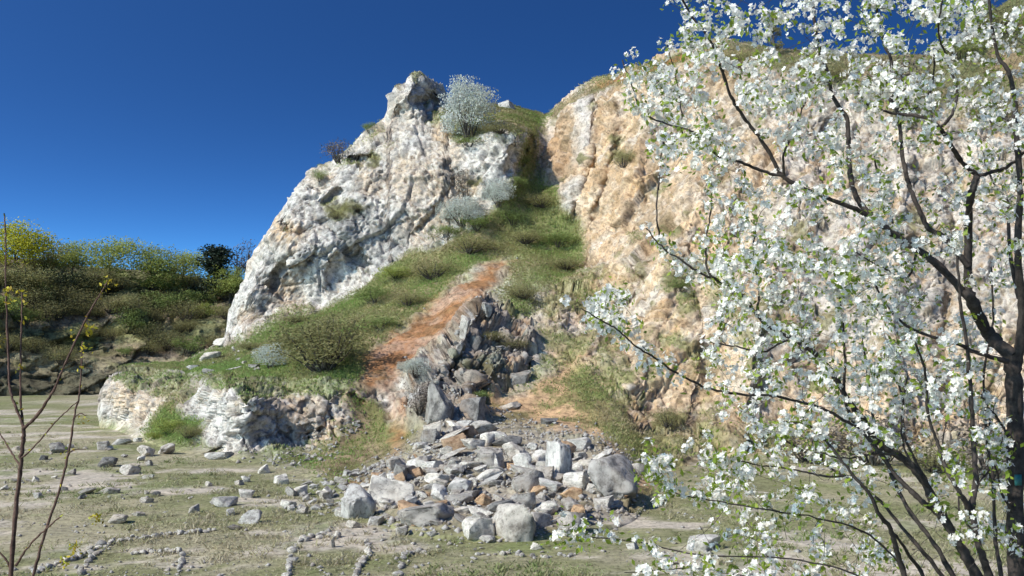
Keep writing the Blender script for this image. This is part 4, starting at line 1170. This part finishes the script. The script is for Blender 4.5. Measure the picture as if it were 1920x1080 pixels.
TREES = [
    (T_YELLOW, 'ty', 28, 500, 96, 80, 'yellow-leaved tree at the photo\'s left edge on the hill', (9, 10)),
    (T_OLIVE, 'to', 85, 515, 72, 72, 'dark olive tree right of the yellow-leaved one', (8, 10)),
    (T_SPRING, 'ts', 135, 515, 64, 62, 'small green tree between the olive tree and the wide round one', (8, 10)),
    (T_SPRING2, 't2', 208, 525, 92, 78, 'wide round spring-green tree in the middle of the hill', (9, 10)),
    (T_SPRING, 'ts', 285, 530, 72, 68, 'spring-green tree right of the wide round one', (8, 10)),
    (T_SPRING2, 't2', 345, 535, 76, 66, 'pale green tree just left of the dark pine', (9, 10)),
    (T_PINE, 'tp', 403, 556, 84, 92, 'dark pine beside the white crag', (6, 10)),
    (T_BARE, 'tb', 448, 540, 46, 84, 'bare thin tree right of the dark pine, touching the crag', (5, 10)),
    (T_BARE, 'tb', 466, 540, 40, 92, 'bare thin tree partly hidden by the crag', (5, 10)),
    (T_BARE, 'tb', 325, 530, 46, 66, 'bare grey tree between two spring-green trees', (5, 10)),
    (T_SPRING, 'ts', 430, 560, 60, 60, 'small green tree between the pine and the crag', (8, 10)),
    (T_OLIVE, 'to', 180, 545, 80, 52, 'olive tree below the wide round one', (8, 10)),
    (T_OLIVE, 'to', 40, 540, 90, 56, 'olive tree below the yellow-leaved one', (8, 10)),
]
for pr, key, px, py, wp, hp, lb, bs in TREES:
    put(pr, key, px, py + 10, wp * 1.15, hp * 1.13, lb, GT, 'H', bs, dz=-0.4)
put(T_FIR, 'tf', 1452, 100, 44, 78, 'small dark fir on the skyline behind the blossoms', None, 'C', (4.4, 10))
hk = 0
HPROT = [(B_OLIVE, 'o'), (B_OLIVE, 'o'), (B_SPRING, 's'), (B_GREEN, 'g'), (B_OLIVE, 'o')]
for row, (y0, n, sz) in enumerate([(545, 12, 44), (575, 13, 42), (602, 12, 40), (635, 10, 38), (668, 9, 36)]):
    for k in range(n):
        px = -10 + 450 * (k + rnd.uniform(.1, .9)) / n
        py = y0 + rnd.uniform(-14, 14)
        pr, key = HPROT[rnd.randrange(5)] if row < 3 else HPROT[rnd.choice((0, 0, 1, 4, 3))]
        if row in (3, 4) and px < 200 and rnd.random() < 0.55: continue
        s = sz * rnd.uniform(.7, 1.5)
        put(pr, key, px, py, s * 1.4, s * .8, ['bush in the upper band of undergrowth just below the far trees', 'bush halfway up the shaded far hillside', 'bush halfway up the shaded far hillside', 'low bush in the lower part of the shaded hillside', 'low bush on the terrace above the dark far wall'][row],
            ['undergrowth under the far trees', 'bushes halfway up the far hillside', 'bushes halfway up the far hillside', 'bushes low on the far hillside', 'bushes above the dark far wall'][row], 'H')

# ------------------------------------------------------------------ turf and dry grass
def blades(pts, h, wd, tone, lean=0.5):
    n = len(pts)
    a = rg.uniform(0, 2 * math.pi, n)
    side = np.stack([np.cos(a), np.sin(a), 0 * a], -1) * (wd * rg.uniform(.6, 1.4, n))[:, None]
    la = rg.uniform(0, 2 * math.pi, n)
    hh = h * rg.uniform(.5, 1.4, n)
    tip = pts + np.stack([np.cos(la) * lean, np.sin(la) * lean, np.ones(n)], -1) * hh[:, None]
    V = np.stack([pts - side, pts + side, tip + side * .35, tip - side * .35], 1).reshape(-1, 3)
    return V, np.arange(4 * n).reshape(n, 4), np.repeat(np.stack([tone] * 3, -1), 4, 0)
wgt = np.clip(-0.45 * mid + turf + 0.8 * coneg + 0.22 * cone * (n_mid > 0) + 0.32 * footz + 0.6 * topv + 0.8 * ledgeg + 0.3 * scrub + pocket * 0.5 - orange * 1.5 - pile * 0.5, 0, 1) * (1 - back_) * (1 - floor_)
area = np.linalg.norm(np.cross(du.reshape(-1, 3), dv.reshape(-1, 3)), axis=1)
pr_ = wgt * np.minimum(area, np.percentile(area, 98)); pr_ /= pr_.sum()
NT = 210000
idx = rg.choice(len(Pd), NT, p=pr_)
pt = Pd[idx] + rg.normal(size=(NT, 3)) * np.array([.12, .12, 0.0])
tn = np.clip(0.5 + 0.5 * (fbm(pt, 4, 3, 77) * 1.4) + rg.normal(size=NT) * .18 + 0.15 * (sstep(640, 700, fy[idx]) * (fx[idx] < 690)) - 0.25 * topv[idx] - 0.2 * cone[idx], 0, 1)
V, F, c = blades(pt - np.array([0, 0, .05]), 0.15, 0.045, tn, 0.8)
tag(mk('turf', V, F, M_TURF, None, c), 'green and tawny turf covering the slopes between the crag and the tan cliff', 'grass', None, 'stuff')
NG = 170000
yy = 30 + 75 * rg.random(NG) ** 1.6
xx = rg.uniform(-.56, .56, NG) * yy
q = np.stack([xx, yy, floor_z(xx, yy)], -1)
k = fbm(q, 5, 4, 22) + rg.normal(size=NG) * .25
kc = fbm(q * np.array([0.5, 1, 1]), 3.0, 4, 23, 0.6)
q = q[(k > -0.05) & (kc < 0.16)]
tn = np.clip(0.42 + fbm(q, 6, 3, 79) * .9 + rg.normal(size=len(q)) * .2, 0, 1)
tx = 31 + 62 * rg.random(2600) ** 1.5
tq = np.stack([rg.uniform(-.56, .56, 2600) * tx, tx, 0 * tx], -1)
tq = tq[fbm(tq, 5, 4, 22) > -0.08]
tq = np.repeat(tq, 16, 0) + rg.normal(size=(len(tq) * 16, 3)) * np.array([.16, .16, 0])
tq[:, 2] = floor_z(tq[:, 0], tq[:, 1])
q = np.concatenate([q, tq])
tn = np.clip(0.42 + fbm(q, 6, 3, 79) * .9 + rg.normal(size=len(q)) * .2, 0, 1)
hgt = np.where(np.arange(len(q)) < len(q) - len(tq), 0.07, 0.17)
V, F, c = blades(q - np.array([0, 0, .02]), hgt, 0.032, tn, 0.9)
tag(mk('dry_grass', V, F, M_STRAW, None, c), 'short dry and green grass on the quarry floor', 'grass', None, 'stuff')
# gravel: countless little stones on the floor and around the pile
NPB = 5200
yy = 33 + 65 * rg.random(NPB) ** 1.5
xx = rg.uniform(-.54, .36, NPB) * yy
cp = fbm(np.stack([xx, yy, 0 * xx], -1) * np.array([0.4, 1, 1]), 4, 3, 29)
s_ = cp + rg.normal(size=NPB) * .15 > 0.02
xx, yy = xx[s_], yy[s_]
vv = np.array([[1, 0, 0], [0, 1, 0], [-1, 0, 0], [0, -1, 0], [0, 0, 1], [0, 0, -1.]])
ff = np.array([[0, 1, 4], [1, 2, 4], [2, 3, 4], [3, 0, 4], [1, 0, 5], [2, 1, 5], [3, 2, 5], [0, 3, 5]])
n = len(xx)
sz = 0.03 + 0.10 * rg.random(n) ** 3
V = vv[None] * (sz[:, None, None] * rg.uniform(.6, 1.5, (n, 6, 1))) * np.array([1, 1, .7]) + rg.normal(size=(n, 6, 3)) * sz[:, None, None] * .15
V = V + np.stack([xx, yy, floor_z(xx, yy) + sz * .25], -1)[:, None]
F = (ff[None] + (np.arange(n) * 6)[:, None, None]).reshape(-1, 3)
V1, F1, n1_ = V.reshape(-1, 3), F, n
pg = np.clip(pile + 0.8 * zone(fx, fy, PATCH, 20, wob2) + 0.5 * zone(fx, fy, LEDGEF, 14, wob2) + 0.25 * zone(fx, fy, RIBF, 14, wob2) + 0.03 * orange, 0, 1) * (1 - 0.9 * orange) * np.minimum(area, np.percentile(area, 98)) * (1 - back_)
ix = rg.choice(len(Pd), 5200, p=pg / pg.sum())
sz = 0.04 + 0.13 * rg.random(5200) ** 2.5
V = vv[None] * (sz[:, None, None] * rg.uniform(.6, 1.5, (5200, 6, 1))) * np.array([1, 1, .75]) + rg.normal(size=(5200, 6, 3)) * sz[:, None, None] * .2
V = V + (Pd[ix] + rg.normal(size=(5200, 3)) * .05 + np.array([0, 0, 1]) * (sz * .3)[:, None])[:, None]
V = np.concatenate([V1, V.reshape(-1, 3)])
F = np.concatenate([F1, (ff[None] + (n1_ * 6 + np.arange(5200) * 6)[:, None, None]).reshape(-1, 3)])
tag(mk('gravel', V, F, M_ROCKG), 'pale gravel strewn over the quarry floor', 'gravel', None, 'stuff')

# ------------------------------------------------------------------ the blossoming tree near the viewer, right
def smooth_line(pts, per=8):
    p = np.asarray(pts, float)
    p = np.concatenate([[2 * p[0] - p[1]], p, [2 * p[-1] - p[-2]]])
    out = []
    for i in range(1, len(p) - 2):
        for t in np.linspace(0, 1, per, endpoint=False):
            a, b, c_, d = p[i - 1:i + 3]
            out.append(0.5 * (2 * b + (c_ - a) * t + (2 * a - 5 * b + 4 * c_ - d) * t * t + (3 * b - a - 3 * c_ + d) * t ** 3))
    out.append(p[-2])
    return np.array(out)

LIMBS = [  # pixel path from the base outwards, width in pixels at both ends, depth at both ends (m)
    ('trunk', [(1912, 1330), (1910, 1180), (1908, 1090), (1904, 950), (1904, 800), (1902, 720), (1897, 665)], 46, 36, 5.0, 5.0),
    ('b', [(1897, 665), (1866, 640), (1845, 612), (1826, 573), (1813, 545)], 34, 25, 5.0, 5.05),
    ('b', [(1905, 690), (1913, 640), (1917, 570), (1910, 507), (1908, 450), (1912, 380), (1909, 290), (1903, 233), (1903, 187), (1890, 133), (1873, 107), (1860, 50), (1850, -30)], 24, 6, 5.0, 4.7),
    ('b', [(1815, 550), (1815, 460), (1817, 393), (1824, 355), (1832, 330)], 20, 15, 5.05, 4.9),
    ('b', [(1832, 330), (1800, 300), (1774, 257), (1762, 240), (1740, 222), (1710, 216), (1685, 214)], 13, 7, 4.9, 4.7),
    ('b', [(1832, 330), (1860, 322), (1882, 316), (1907, 298), (1935, 270)], 10, 6, 4.9, 4.8),
    ('b', [(1762, 240), (1785, 215), (1795, 170), (1780, 120), (1760, 60), (1770, -20)], 8, 4, 4.75, 4.6),
    ('b', [(1820, 565), (1767, 505), (1723, 470), (1680, 443), (1645, 415), (1618, 388), (1600, 358), (1593, 317), (1590, 267), (1587, 220), (1563, 185), (1550, 133), (1530, 60), (1524, -20)], 19, 7, 5.05, 5.5),
    ('b', [(1645, 415), (1605, 393), (1560, 375), (1515, 358), (1467, 330), (1440, 282), (1413, 243), (1387, 210), (1370, 178), (1356, 140), (1343, 103), (1325, 66), (1300, 35), (1280, 0)], 12, 5, 5.25, 4.8),
    ('b', [(1467, 330), (1432, 322), (1390, 304), (1347, 293), (1322, 263), (1296, 245), (1250, 232), (1207, 212), (1186, 165), (1166, 112)], 8, 3, 5.1, 4.9),
    ('b', [(1470, 330), (1470, 290), (1490, 240), (1510, 190), (1520, 150)], 7, 3, 5.1, 5.0),
    ('b', [(1815, 500), (1772, 446), (1742, 430), (1727, 402), (1710, 362), (1697, 320), (1690, 267), (1684, 215), (1670, 180), (1672, 120), (1650, 60), (1640, -20)], 14, 6, 5.05, 5.3),
    ('b', [(1684, 218), (1727, 195), (1748, 160), (1752, 100)], 7, 4, 5.3, 5.2),
    ('b', [(1684, 215), (1650, 206), (1620, 190), (1600, 150)], 6, 3, 5.3, 5.4),
    ('b', [(1910, 560), (1895, 480), (1892, 420), (1888, 375), (1870, 355), (1845, 300)], 10, 4, 5.0, 5.3),
    ('b', [(1890, 678), (1828, 660), (1798, 646), (1760, 636), (1700, 610), (1660, 570), (1640, 530)], 12, 4, 4.9, 4.4),
    ('b', [(1880, 1240), (1830, 1082), (1807, 1037), (1780, 988), (1754, 953), (1738, 913), (1713, 877), (1680, 852), (1647, 828), (1622, 792), (1593, 755), (1567, 712), (1545, 678), (1500, 642), (1450, 618), (1418, 588), (1392, 553), (1350, 528), (1316, 514), (1280, 490), (1240, 462), (1212, 428)], 27, 3, 4.8, 4.9),
    ('b', [(1754, 953), (1735, 945), (1708, 921), (1676, 886), (1627, 820), (1600, 790), (1582, 740), (1584, 660), (1576, 570), (1556, 480)], 15, 4, 4.75, 5.0),
    ('b', [(1740, 1240), (1697, 1082), (1680, 1027), (1667, 987), (1650, 966), (1626, 920), (1600, 892), (1560, 840), (1520, 800), (1470, 790)], 16, 4, 4.5, 4.2),
    ('b', [(1790, 1220), (1732, 1082), (1712, 1052), (1690, 1020), (1670, 990)], 13, 5, 4.6, 4.5),
    ('b', [(1885, 1220), (1854, 1082), (1843, 1047), (1830, 1003), (1823, 953), (1829, 907), (1827, 853), (1823, 787), (1819, 720), (1812, 640), (1800, 560), (1795, 480)], 21, 6, 4.6, 4.6),
    ('b', [(1827, 985), (1813, 947), (1790, 907), (1770, 870), (1757, 827), (1740, 780), (1735, 700), (1715, 640)], 14, 5, 4.6, 4.4),
    ('b', [(1640, 820), (1590, 792), (1530, 762), (1457, 744), (1380, 738), (1327, 727), (1264, 697), (1227, 670), (1188, 647), (1157, 617), (1125, 600), (1092, 578)], 8, 3, 4.8, 4.3),
    ('b', [(1610, 905), (1590, 894), (1543, 892), (1513, 886), (1467, 877), (1420, 872), (1370, 862), (1330, 872)], 6, 2.5, 4.4, 4.1),
    ('b', [(1418, 588), (1424, 540), (1412, 480), (1418, 420)], 6, 3, 4.9, 4.9),
    ('b', [(1350, 528), (1328, 510), (1324, 455), (1332, 400), (1335, 345)], 7, 3, 4.9, 4.9),
    ('b', [(1240, 462), (1231, 400), (1238, 310), (1248, 245)], 5, 2.5, 4.9, 5.0),
    ('b', [(1280, 250), (1274, 180), (1262, 125), (1250, 85)], 4, 2, 5.0, 5.0),
    ('b', [(1690, 1060), (1640, 1010), (1590, 985), (1500, 965), (1400, 950), (1320, 935), (1262, 922), (1238, 885), (1222, 850)], 5, 2, 4.5, 4.2),
    ('b', [(1720, 1190), (1640, 1100), (1560, 1062), (1440, 1045), (1310, 1040), (1190, 1015), (1110, 1008), (1050, 1004)], 5, 2, 4.3, 4.0),
    ('b', [(1640, 1100), (1560, 1090), (1470, 1085), (1380, 1078), (1300, 1066), (1170, 1075)], 4, 2, 4.2, 4.0),
    ('b', [(1872, 1240), (1790, 1084), (1745, 1010), (1700, 950), (1668, 880), (1640, 800), (1628, 720), (1618, 640)], 15, 4, 4.7, 5.3),
    ('b', [(1860, 1240), (1770, 1084), (1700, 1000), (1640, 930), (1560, 880), (1480, 830), (1420, 800)], 12, 3, 4.9, 5.2),
    ('b', [(1895, 1200), (1878, 1084), (1866, 1000), (1862, 900), (1850, 820), (1845, 700), (1862, 600), (1858, 500)], 12, 4, 5.2, 5.4),
    ('b', [(1885, 1240), (1840, 1084), (1790, 1020), (1770, 960), (1700, 830), (1690, 740), (1655, 650)], 13, 4, 5.1, 5.4),
    ('b', [(1740, 913), (1700, 850), (1690, 790), (1702, 700)], 7, 3, 4.8, 4.9),
    ('b', [(1680, 853), (1640, 850), (1590, 860), (1540, 850)], 6, 2.5, 4.8, 4.7),
    ('b', [(1830, 1003), (1800, 960), (1795, 900), (1770, 840), (1775, 780)], 6, 2.5, 4.6, 4.8),
    ('b', [(1813, 947), (1840, 900), (1870, 860), (1880, 820)], 6, 2.5, 4.6, 4.8),
    ('b', [(1904, 850), (1880, 800), (1850, 760), (1840, 740)], 8, 4, 4.95, 4.7),
    ('b', [(1902, 960), (1880, 930), (1868, 880), (1850, 840), (1858, 780)], 7, 3, 4.95, 4.7),
    ('b', [(1500, 642), (1470, 640), (1430, 660), (1380, 650), (1330, 640)], 6, 3, 4.8, 4.5),
    ('b', [(1720, 470), (1700, 520), (1650, 500), (1600, 470)], 7, 3, 5.1, 4.7),
    ('b', [(1680, 445), (1660, 360), (1640, 300), (1645, 250)], 6, 3, 5.2, 5.0),
]
tr_root = empty('blossoming_tree', tuple(unproj(1912, 1330, 5.0)), 0, 'white-blossoming tree with dark trunk and stems along the photo\'s right edge', 'tree')
base = np.array(tr_root.location)
nodes, nrad, ndir = [], [], []
wood_parts = []
rb = np.random.default_rng(5)
for nmn, path, w0, w1, d0, d1 in LIMBS:
    pp = smooth_line(path, 6)
    n = len(pp)
    t = np.linspace(0, 1, n)
    ph = rb.uniform(0, 6)
    dep = d0 + (d1 - d0) * t + 0.10 * np.sin(t * 5 + ph) * np.minimum(1, t * 3) * (0 if nmn == 'trunk' else 1)
    P3 = unproj(pp[:, 0] + rb.normal(size=n) * 0.7, pp[:, 1] + rb.normal(size=n) * .7, dep)
    rad = 0.40 * (w0 + (w1 - w0) * t ** 0.8) * dep / FPX
    V, F = tube(P3 - base, rad * (1 + 0.08 * rb.normal(size=n)), 9)
    mk('trunk' if nmn == 'trunk' else 'branch', V, F, M_BARK, tr_root, smooth=True)
    for a, b, d in zip(P3, rad, np.gradient(P3, axis=0)):
        nodes.append(a); nrad.append(b); ndir.append(d / np.linalg.norm(d))
nodes = np.array(nodes); nrad = np.array(nrad); ndir = np.array(ndir)
# where the photograph has blossom: regions with a density each
REG = [([(1235, -30), (1700, -30), (1700, 190), (1500, 190), (1340, 200), (1300, 110)], 90),
       ([(1620, -30), (1960, -30), (1960, 330), (1620, 250)], 116),
       ([(1200, 200), (1340, 180), (1400, 330), (1240, 330)], 26),
       ([(1400, 180), (1620, 190), (1650, 340), (1480, 330)], 22),
       ([(1290, 330), (1520, 340), (1560, 480), (1320, 520)], 30),
       ([(1520, 330), (1960, 320), (1960, 560), (1600, 520)], 66),
       ([(1300, 480), (1620, 470), (1650, 720), (1340, 700)], 78),
       ([(1620, 520), (1830, 560), (1870, 680), (1800, 760), (1640, 720)], 42),
       ([(1320, 680), (1700, 700), (1800, 800), (1640, 850), (1330, 790)], 34),
       ([(1240, 780), (1560, 830), (1700, 960), (1420, 980), (1230, 930)], 22),
       ([(1700, 780), (1900, 700), (1960, 1080), (1760, 1000)], 18),
       ([(1300, 980), (1640, 960), (1700, 1090), (1200, 1090)], 20),
       ([(1085, 560), (1160, 540), (1200, 600), (1210, 660), (1140, 640)], 12),
       ([(1190, 130), (1300, 60), (1310, 200), (1230, 220)], 14)]
tw = MB(); twl = []; clusters = []; cdir = []
targets = []
for poly, n in REG:
    k = 0
    px_ = [p[0] for p in poly]; py_ = [p[1] for p in poly]
    while k < n * 2.1:
        x, y = rb.uniform(min(px_), max(px_)), rb.uniform(min(py_), max(py_))
        if pip(np.array([x]), np.array([y]), poly)[0]:
            targets.append(unproj(x, y, rb.uniform(4.2, 5.9))); k += 1
nbl = len(targets)
for poly, n in [([(1560, 700), (1900, 640), (1900, 1080), (1700, 1080), (1600, 900)], 130), ([(1380, 780), (1600, 800), (1680, 1080), (1400, 1080)], 50)]:
    px_ = [p[0] for p in poly]; py_ = [p[1] for p in poly]; k = 0
    while k < n:
        x, y = rb.uniform(min(px_), max(px_)), rb.uniform(min(py_), max(py_))
        if pip(np.array([x]), np.array([y]), poly)[0]:
            targets.append(unproj(x, y, rb.uniform(4.3, 5.6))); k += 1
targets = np.array(targets)
BP = np.where(vnoise(targets, 0.30, 5) + 0.35 * vnoise(targets, 0.13, 6) > -0.24, 0.85, 0.14)
dmin = np.array([np.min(np.linalg.norm(nodes - q, axis=1)) for q in targets])
for ti in np.argsort(dmin):
    q = targets[ti]
    d = np.linalg.norm(nodes - q, axis=1) + nrad * 4
    i = int(np.argmin(d))
    a = nodes[i]
    L = np.linalg.norm(q - a)
    if L < 0.04: continue
    n = max(5, int(L / 0.05))
    t = np.linspace(0, 1, n)[:, None]
    c1 = a + ndir[i] * L * 0.35 + np.array([0, 0, 0.10 * L])
    p = (1 - t) ** 2 * a + 2 * t * (1 - t) * c1 + t * t * q + np.cumsum(rb.normal(size=(n, 3)), 0) * 0.004
    r0 = min(nrad[i] * 0.6, 0.0022 + 0.0045 * L)
    rr = np.linspace(r0, 0.0012, n)
    V, F = tube(p - base, rr, 5)
    twl.append((L, V, F))
    g = np.gradient(p, axis=0); g /= np.maximum(np.linalg.norm(g, axis=1)[:, None], 1e-9)
    nodes = np.concatenate([nodes, p[1:]]); nrad = np.concatenate([nrad, rr[1:]]); ndir = np.concatenate([ndir, g[1:]])
    for k in range(max(1, int(n * 0.3)), n):
        if ti < nbl and (rb.random() < BP[ti] or (k == n - 1 and BP[ti] > 0.3)):
            clusters.append(p[k]); cdir.append(g[k])
# blossom also sits on the thin ends of the traced limbs
for nmn, path, w0, w1, d0, d1 in LIMBS:
    if w1 <= 4:
        pp = smooth_line(path, 10)
        m0 = int(len(pp) * 0.5)
        for k in range(m0, len(pp)):
            t = k / len(pp)
            s = unproj(pp[k, 0], pp[k, 1], d0 + (d1 - d0) * t)
            for _ in range(2 if t > 0.72 else 1):
                if rb.random() < 0.5:
                    clusters.append(s + rb.normal(size=3) * 0.03); cdir.append(rb.normal(size=3) * .4 + np.array([0, 0, .6]))
twl.sort(key=lambda a: -a[0])
for L, V, F in twl[:100]:
    mk('twig', V, F, M_BARK, tr_root, smooth=True)
for L, V, F in twl[100:]:
    tw.add(V, F)
tag(tw.build('fine_twigs', M_BARK, tr_root, smooth=True), kind='stuff')
clusters = np.array(clusters); cdir = np.array(cdir)
nf = rb.integers(3, 9, len(clusters))
ci = np.repeat(np.arange(len(clusters)), nf)
out = rb.normal(size=(len(ci), 3)) + cdir[ci] * 0.5 + np.array([0, 0, 0.35])
out /= np.linalg.norm(out, axis=1)[:, None]
fc = clusters[ci] + out * rb.uniform(.008, .030, len(ci))[:, None]
def flowers(cen, axis, rad):
    """five cupped petals, each a pair of quads"""
    n = len(cen)
    u = np.cross(axis, rb.normal(size=(n, 3))); u /= np.linalg.norm(u, axis=1)[:, None]
    v = np.cross(axis, u)
    Vs, base_i = [], []
    for k in range(5):
        def dirn(ang):
            return u * np.cos(ang) + v * np.sin(ang)
        a0 = 2 * math.pi * k / 5
        c0 = dirn(a0); l0 = dirn(a0 - 0.55); r0 = dirn(a0 + 0.55)
        R_ = rad[:, None]
        Vs.append(np.stack([cen, cen + l0 * R_ * .72 + axis * R_ * .22, cen + c0 * R_ + axis * R_ * .30, cen + r0 * R_ * .72 + axis * R_ * .22], 1))
    V = np.stack(Vs, 1).reshape(-1, 3)
    return V, np.arange(len(V)).reshape(-1, 4)
rad = rb.uniform(.0105, .017, len(fc))
V, F = flowers(fc, out, rad)
tn = np.repeat(rb.random(len(fc)), 20)
tag(mk('blossoms', V - base, F, M_PETAL, tr_root, np.stack([tn] * 3, -1)), kind='stuff')
# new leaves in tufts beside the blossom
nl = rb.integers(0, 5, len(clusters)) + 2 * (clusters[:, 2] < 7.6)
li = np.repeat(np.arange(len(clusters)), nl)
big = rb.random(len(clusters)) < 0.07
li = np.concatenate([li, np.repeat(np.where(big)[0], 7)])
lc = clusters[li] + rb.normal(size=(len(li), 3)) * 0.026
V, F, c = quads(lc, rb.uniform(.009, .020, len(li)), None, 0.5, rgen=rb)
tag(mk('leaves', V - base, F, M_NEWLEAF, tr_root, c), kind='stuff')
# small teal tag nailed to the trunk
tp = unproj(1909, 900, 4.93)
vb = np.array([[x, y, z] for x in (-1, 1) for y in (-1, 1) for z in (-1, 1)], float) * np.array([.017, .002, .026])
fb = np.array([[0, 1, 3, 2], [4, 6, 7, 5], [0, 4, 5, 1], [2, 3, 7, 6], [0, 2, 6, 4], [1, 5, 7, 3]])
mt, t_, b_, _ = newmat('teal_paint')
b_.inputs['Base Color'].default_value = (0.02, 0.13, 0.13, 1)
b_.inputs['Roughness'].default_value = 0.5
tg_ = mk('tag', vb, fb, mt)
tg_.location = tp
tag(tg_, 'small teal tag on the dark trunk at the right edge', 'tag')

# ------------------------------------------------------------------ bare saplings near the viewer, left
def sapling(label, paths, D0, leafpts, basepx):
    root = empty('sapling', tuple(unproj(basepx[0], basepx[1], D0)), 0, label, 'sapling')
    b0 = np.array(root.location)
    first = True
    bb = MB(); lv = []; ld = []
    for path, w0, w1, dd in paths:
        pp = smooth_line(path, 7)
        n = len(pp); t = np.linspace(0, 1, n)
        dep = D0 + dd * t
        P3 = unproj(pp[:, 0] + rb.normal(size=n) * .6, pp[:, 1], dep)
        V, F = tube(P3 - b0, 0.39 * (w0 + (w1 - w0) * t) * dep / FPX * (1 + .1 * rb.normal(size=n)), 6)
        mk('stem' if first else 'branch', V, F, M_BARKS, root, smooth=True)
        first = False
        for k in range(3, n, 3):
            if rb.random() < 0.5: lv.append(P3[k] + rb.normal(size=3) * .004)
    for x, y, k in leafpts:
        s = unproj(x, y, D0)
        for _ in range(k): lv.append(s + rb.normal(size=3) * .011)
    lv = np.array(lv)
    V, F, c = quads(lv, rb.uniform(.005, .011, len(lv)), None, .55, rgen=rb)
    tag(mk('leaves', V - b0, F, M_LBUD, root, c), kind='stuff')
    return root
sapling('bare sapling with forked stem and yellow buds at the photo\'s left edge',
        [([(14, 1200), (20, 1080), (30, 960), (38, 880), (43, 830), (45, 803)], 12, 9, 0.0),
         ([(45, 803), (30, 765), (20, 735), (16, 680), (13, 600), (11, 520), (10, 440), (8, 400)], 7, 3, .1),
         ([(45, 803), (72, 776), (100, 733), (118, 692), (145, 632), (172, 578), (190, 548), (203, 525)], 8, 3, -.15),
         ([(44, 812), (39, 760), (38, 700), (40, 620), (41, 545)], 6, 3, .12),
         ([(38, 860), (60, 842), (92, 805), (120, 775), (150, 750)], 5, 2, -.1),
         ([(36, 872), (18, 842), (0, 812), (-12, 790)], 5, 2, .1),
         ([(30, 1060), (56, 1022), (86, 992), (118, 965)], 6, 3, -.1), ([(22, 1070), (8, 1045), (-8, 1030)], 6, 3, 0)],
        3.6, [(203, 527, 14), (192, 552, 5), (167, 612, 12), (165, 625, 16), (165, 648, 8), (12, 548, 10), (16, 560, 9), (40, 548, 6), (42, 560, 6), (152, 655, 5), (8, 635, 6), (36, 690, 5), (45, 600, 4), (133, 628, 4)], (14, 1200))
sapling('thin bare leaning sapling stem right of the forked sapling',
        [([(40, 1180), (62, 1080), (85, 1002), (113, 910), (128, 850), (139, 785), (150, 725), (155, 640)], 9, 3, .1),
         ([(128, 850), (140, 843), (160, 842)], 4, 2, 0), ([(139, 785), (150, 775), (162, 780)], 3, 2, 0)],
        3.9, [(155, 785, 8), (160, 788, 6), (122, 845, 6), (140, 1030, 16), (145, 1020, 12), (120, 1057, 14), (115, 1055, 8), (180, 967, 18), (184, 974, 12), (152, 690, 5)], (40, 1180))

# the prototypes that were never set down are removed
for k, pr in (('o', B_OLIVE), ('r', B_ROUND), ('g', B_GREEN), ('w', B_WHITE), ('t', B_TWIG), ('s', B_SPRING), ('ts', T_SPRING), ('t2', T_SPRING2), ('ty', T_YELLOW), ('to', T_OLIVE), ('tp', T_PINE), ('tb', T_BARE), ('tf', T_FIR)):
    if k not in USED:
        for ch in list(pr.children): bpy.data.objects.remove(ch)
        bpy.data.objects.remove(pr)
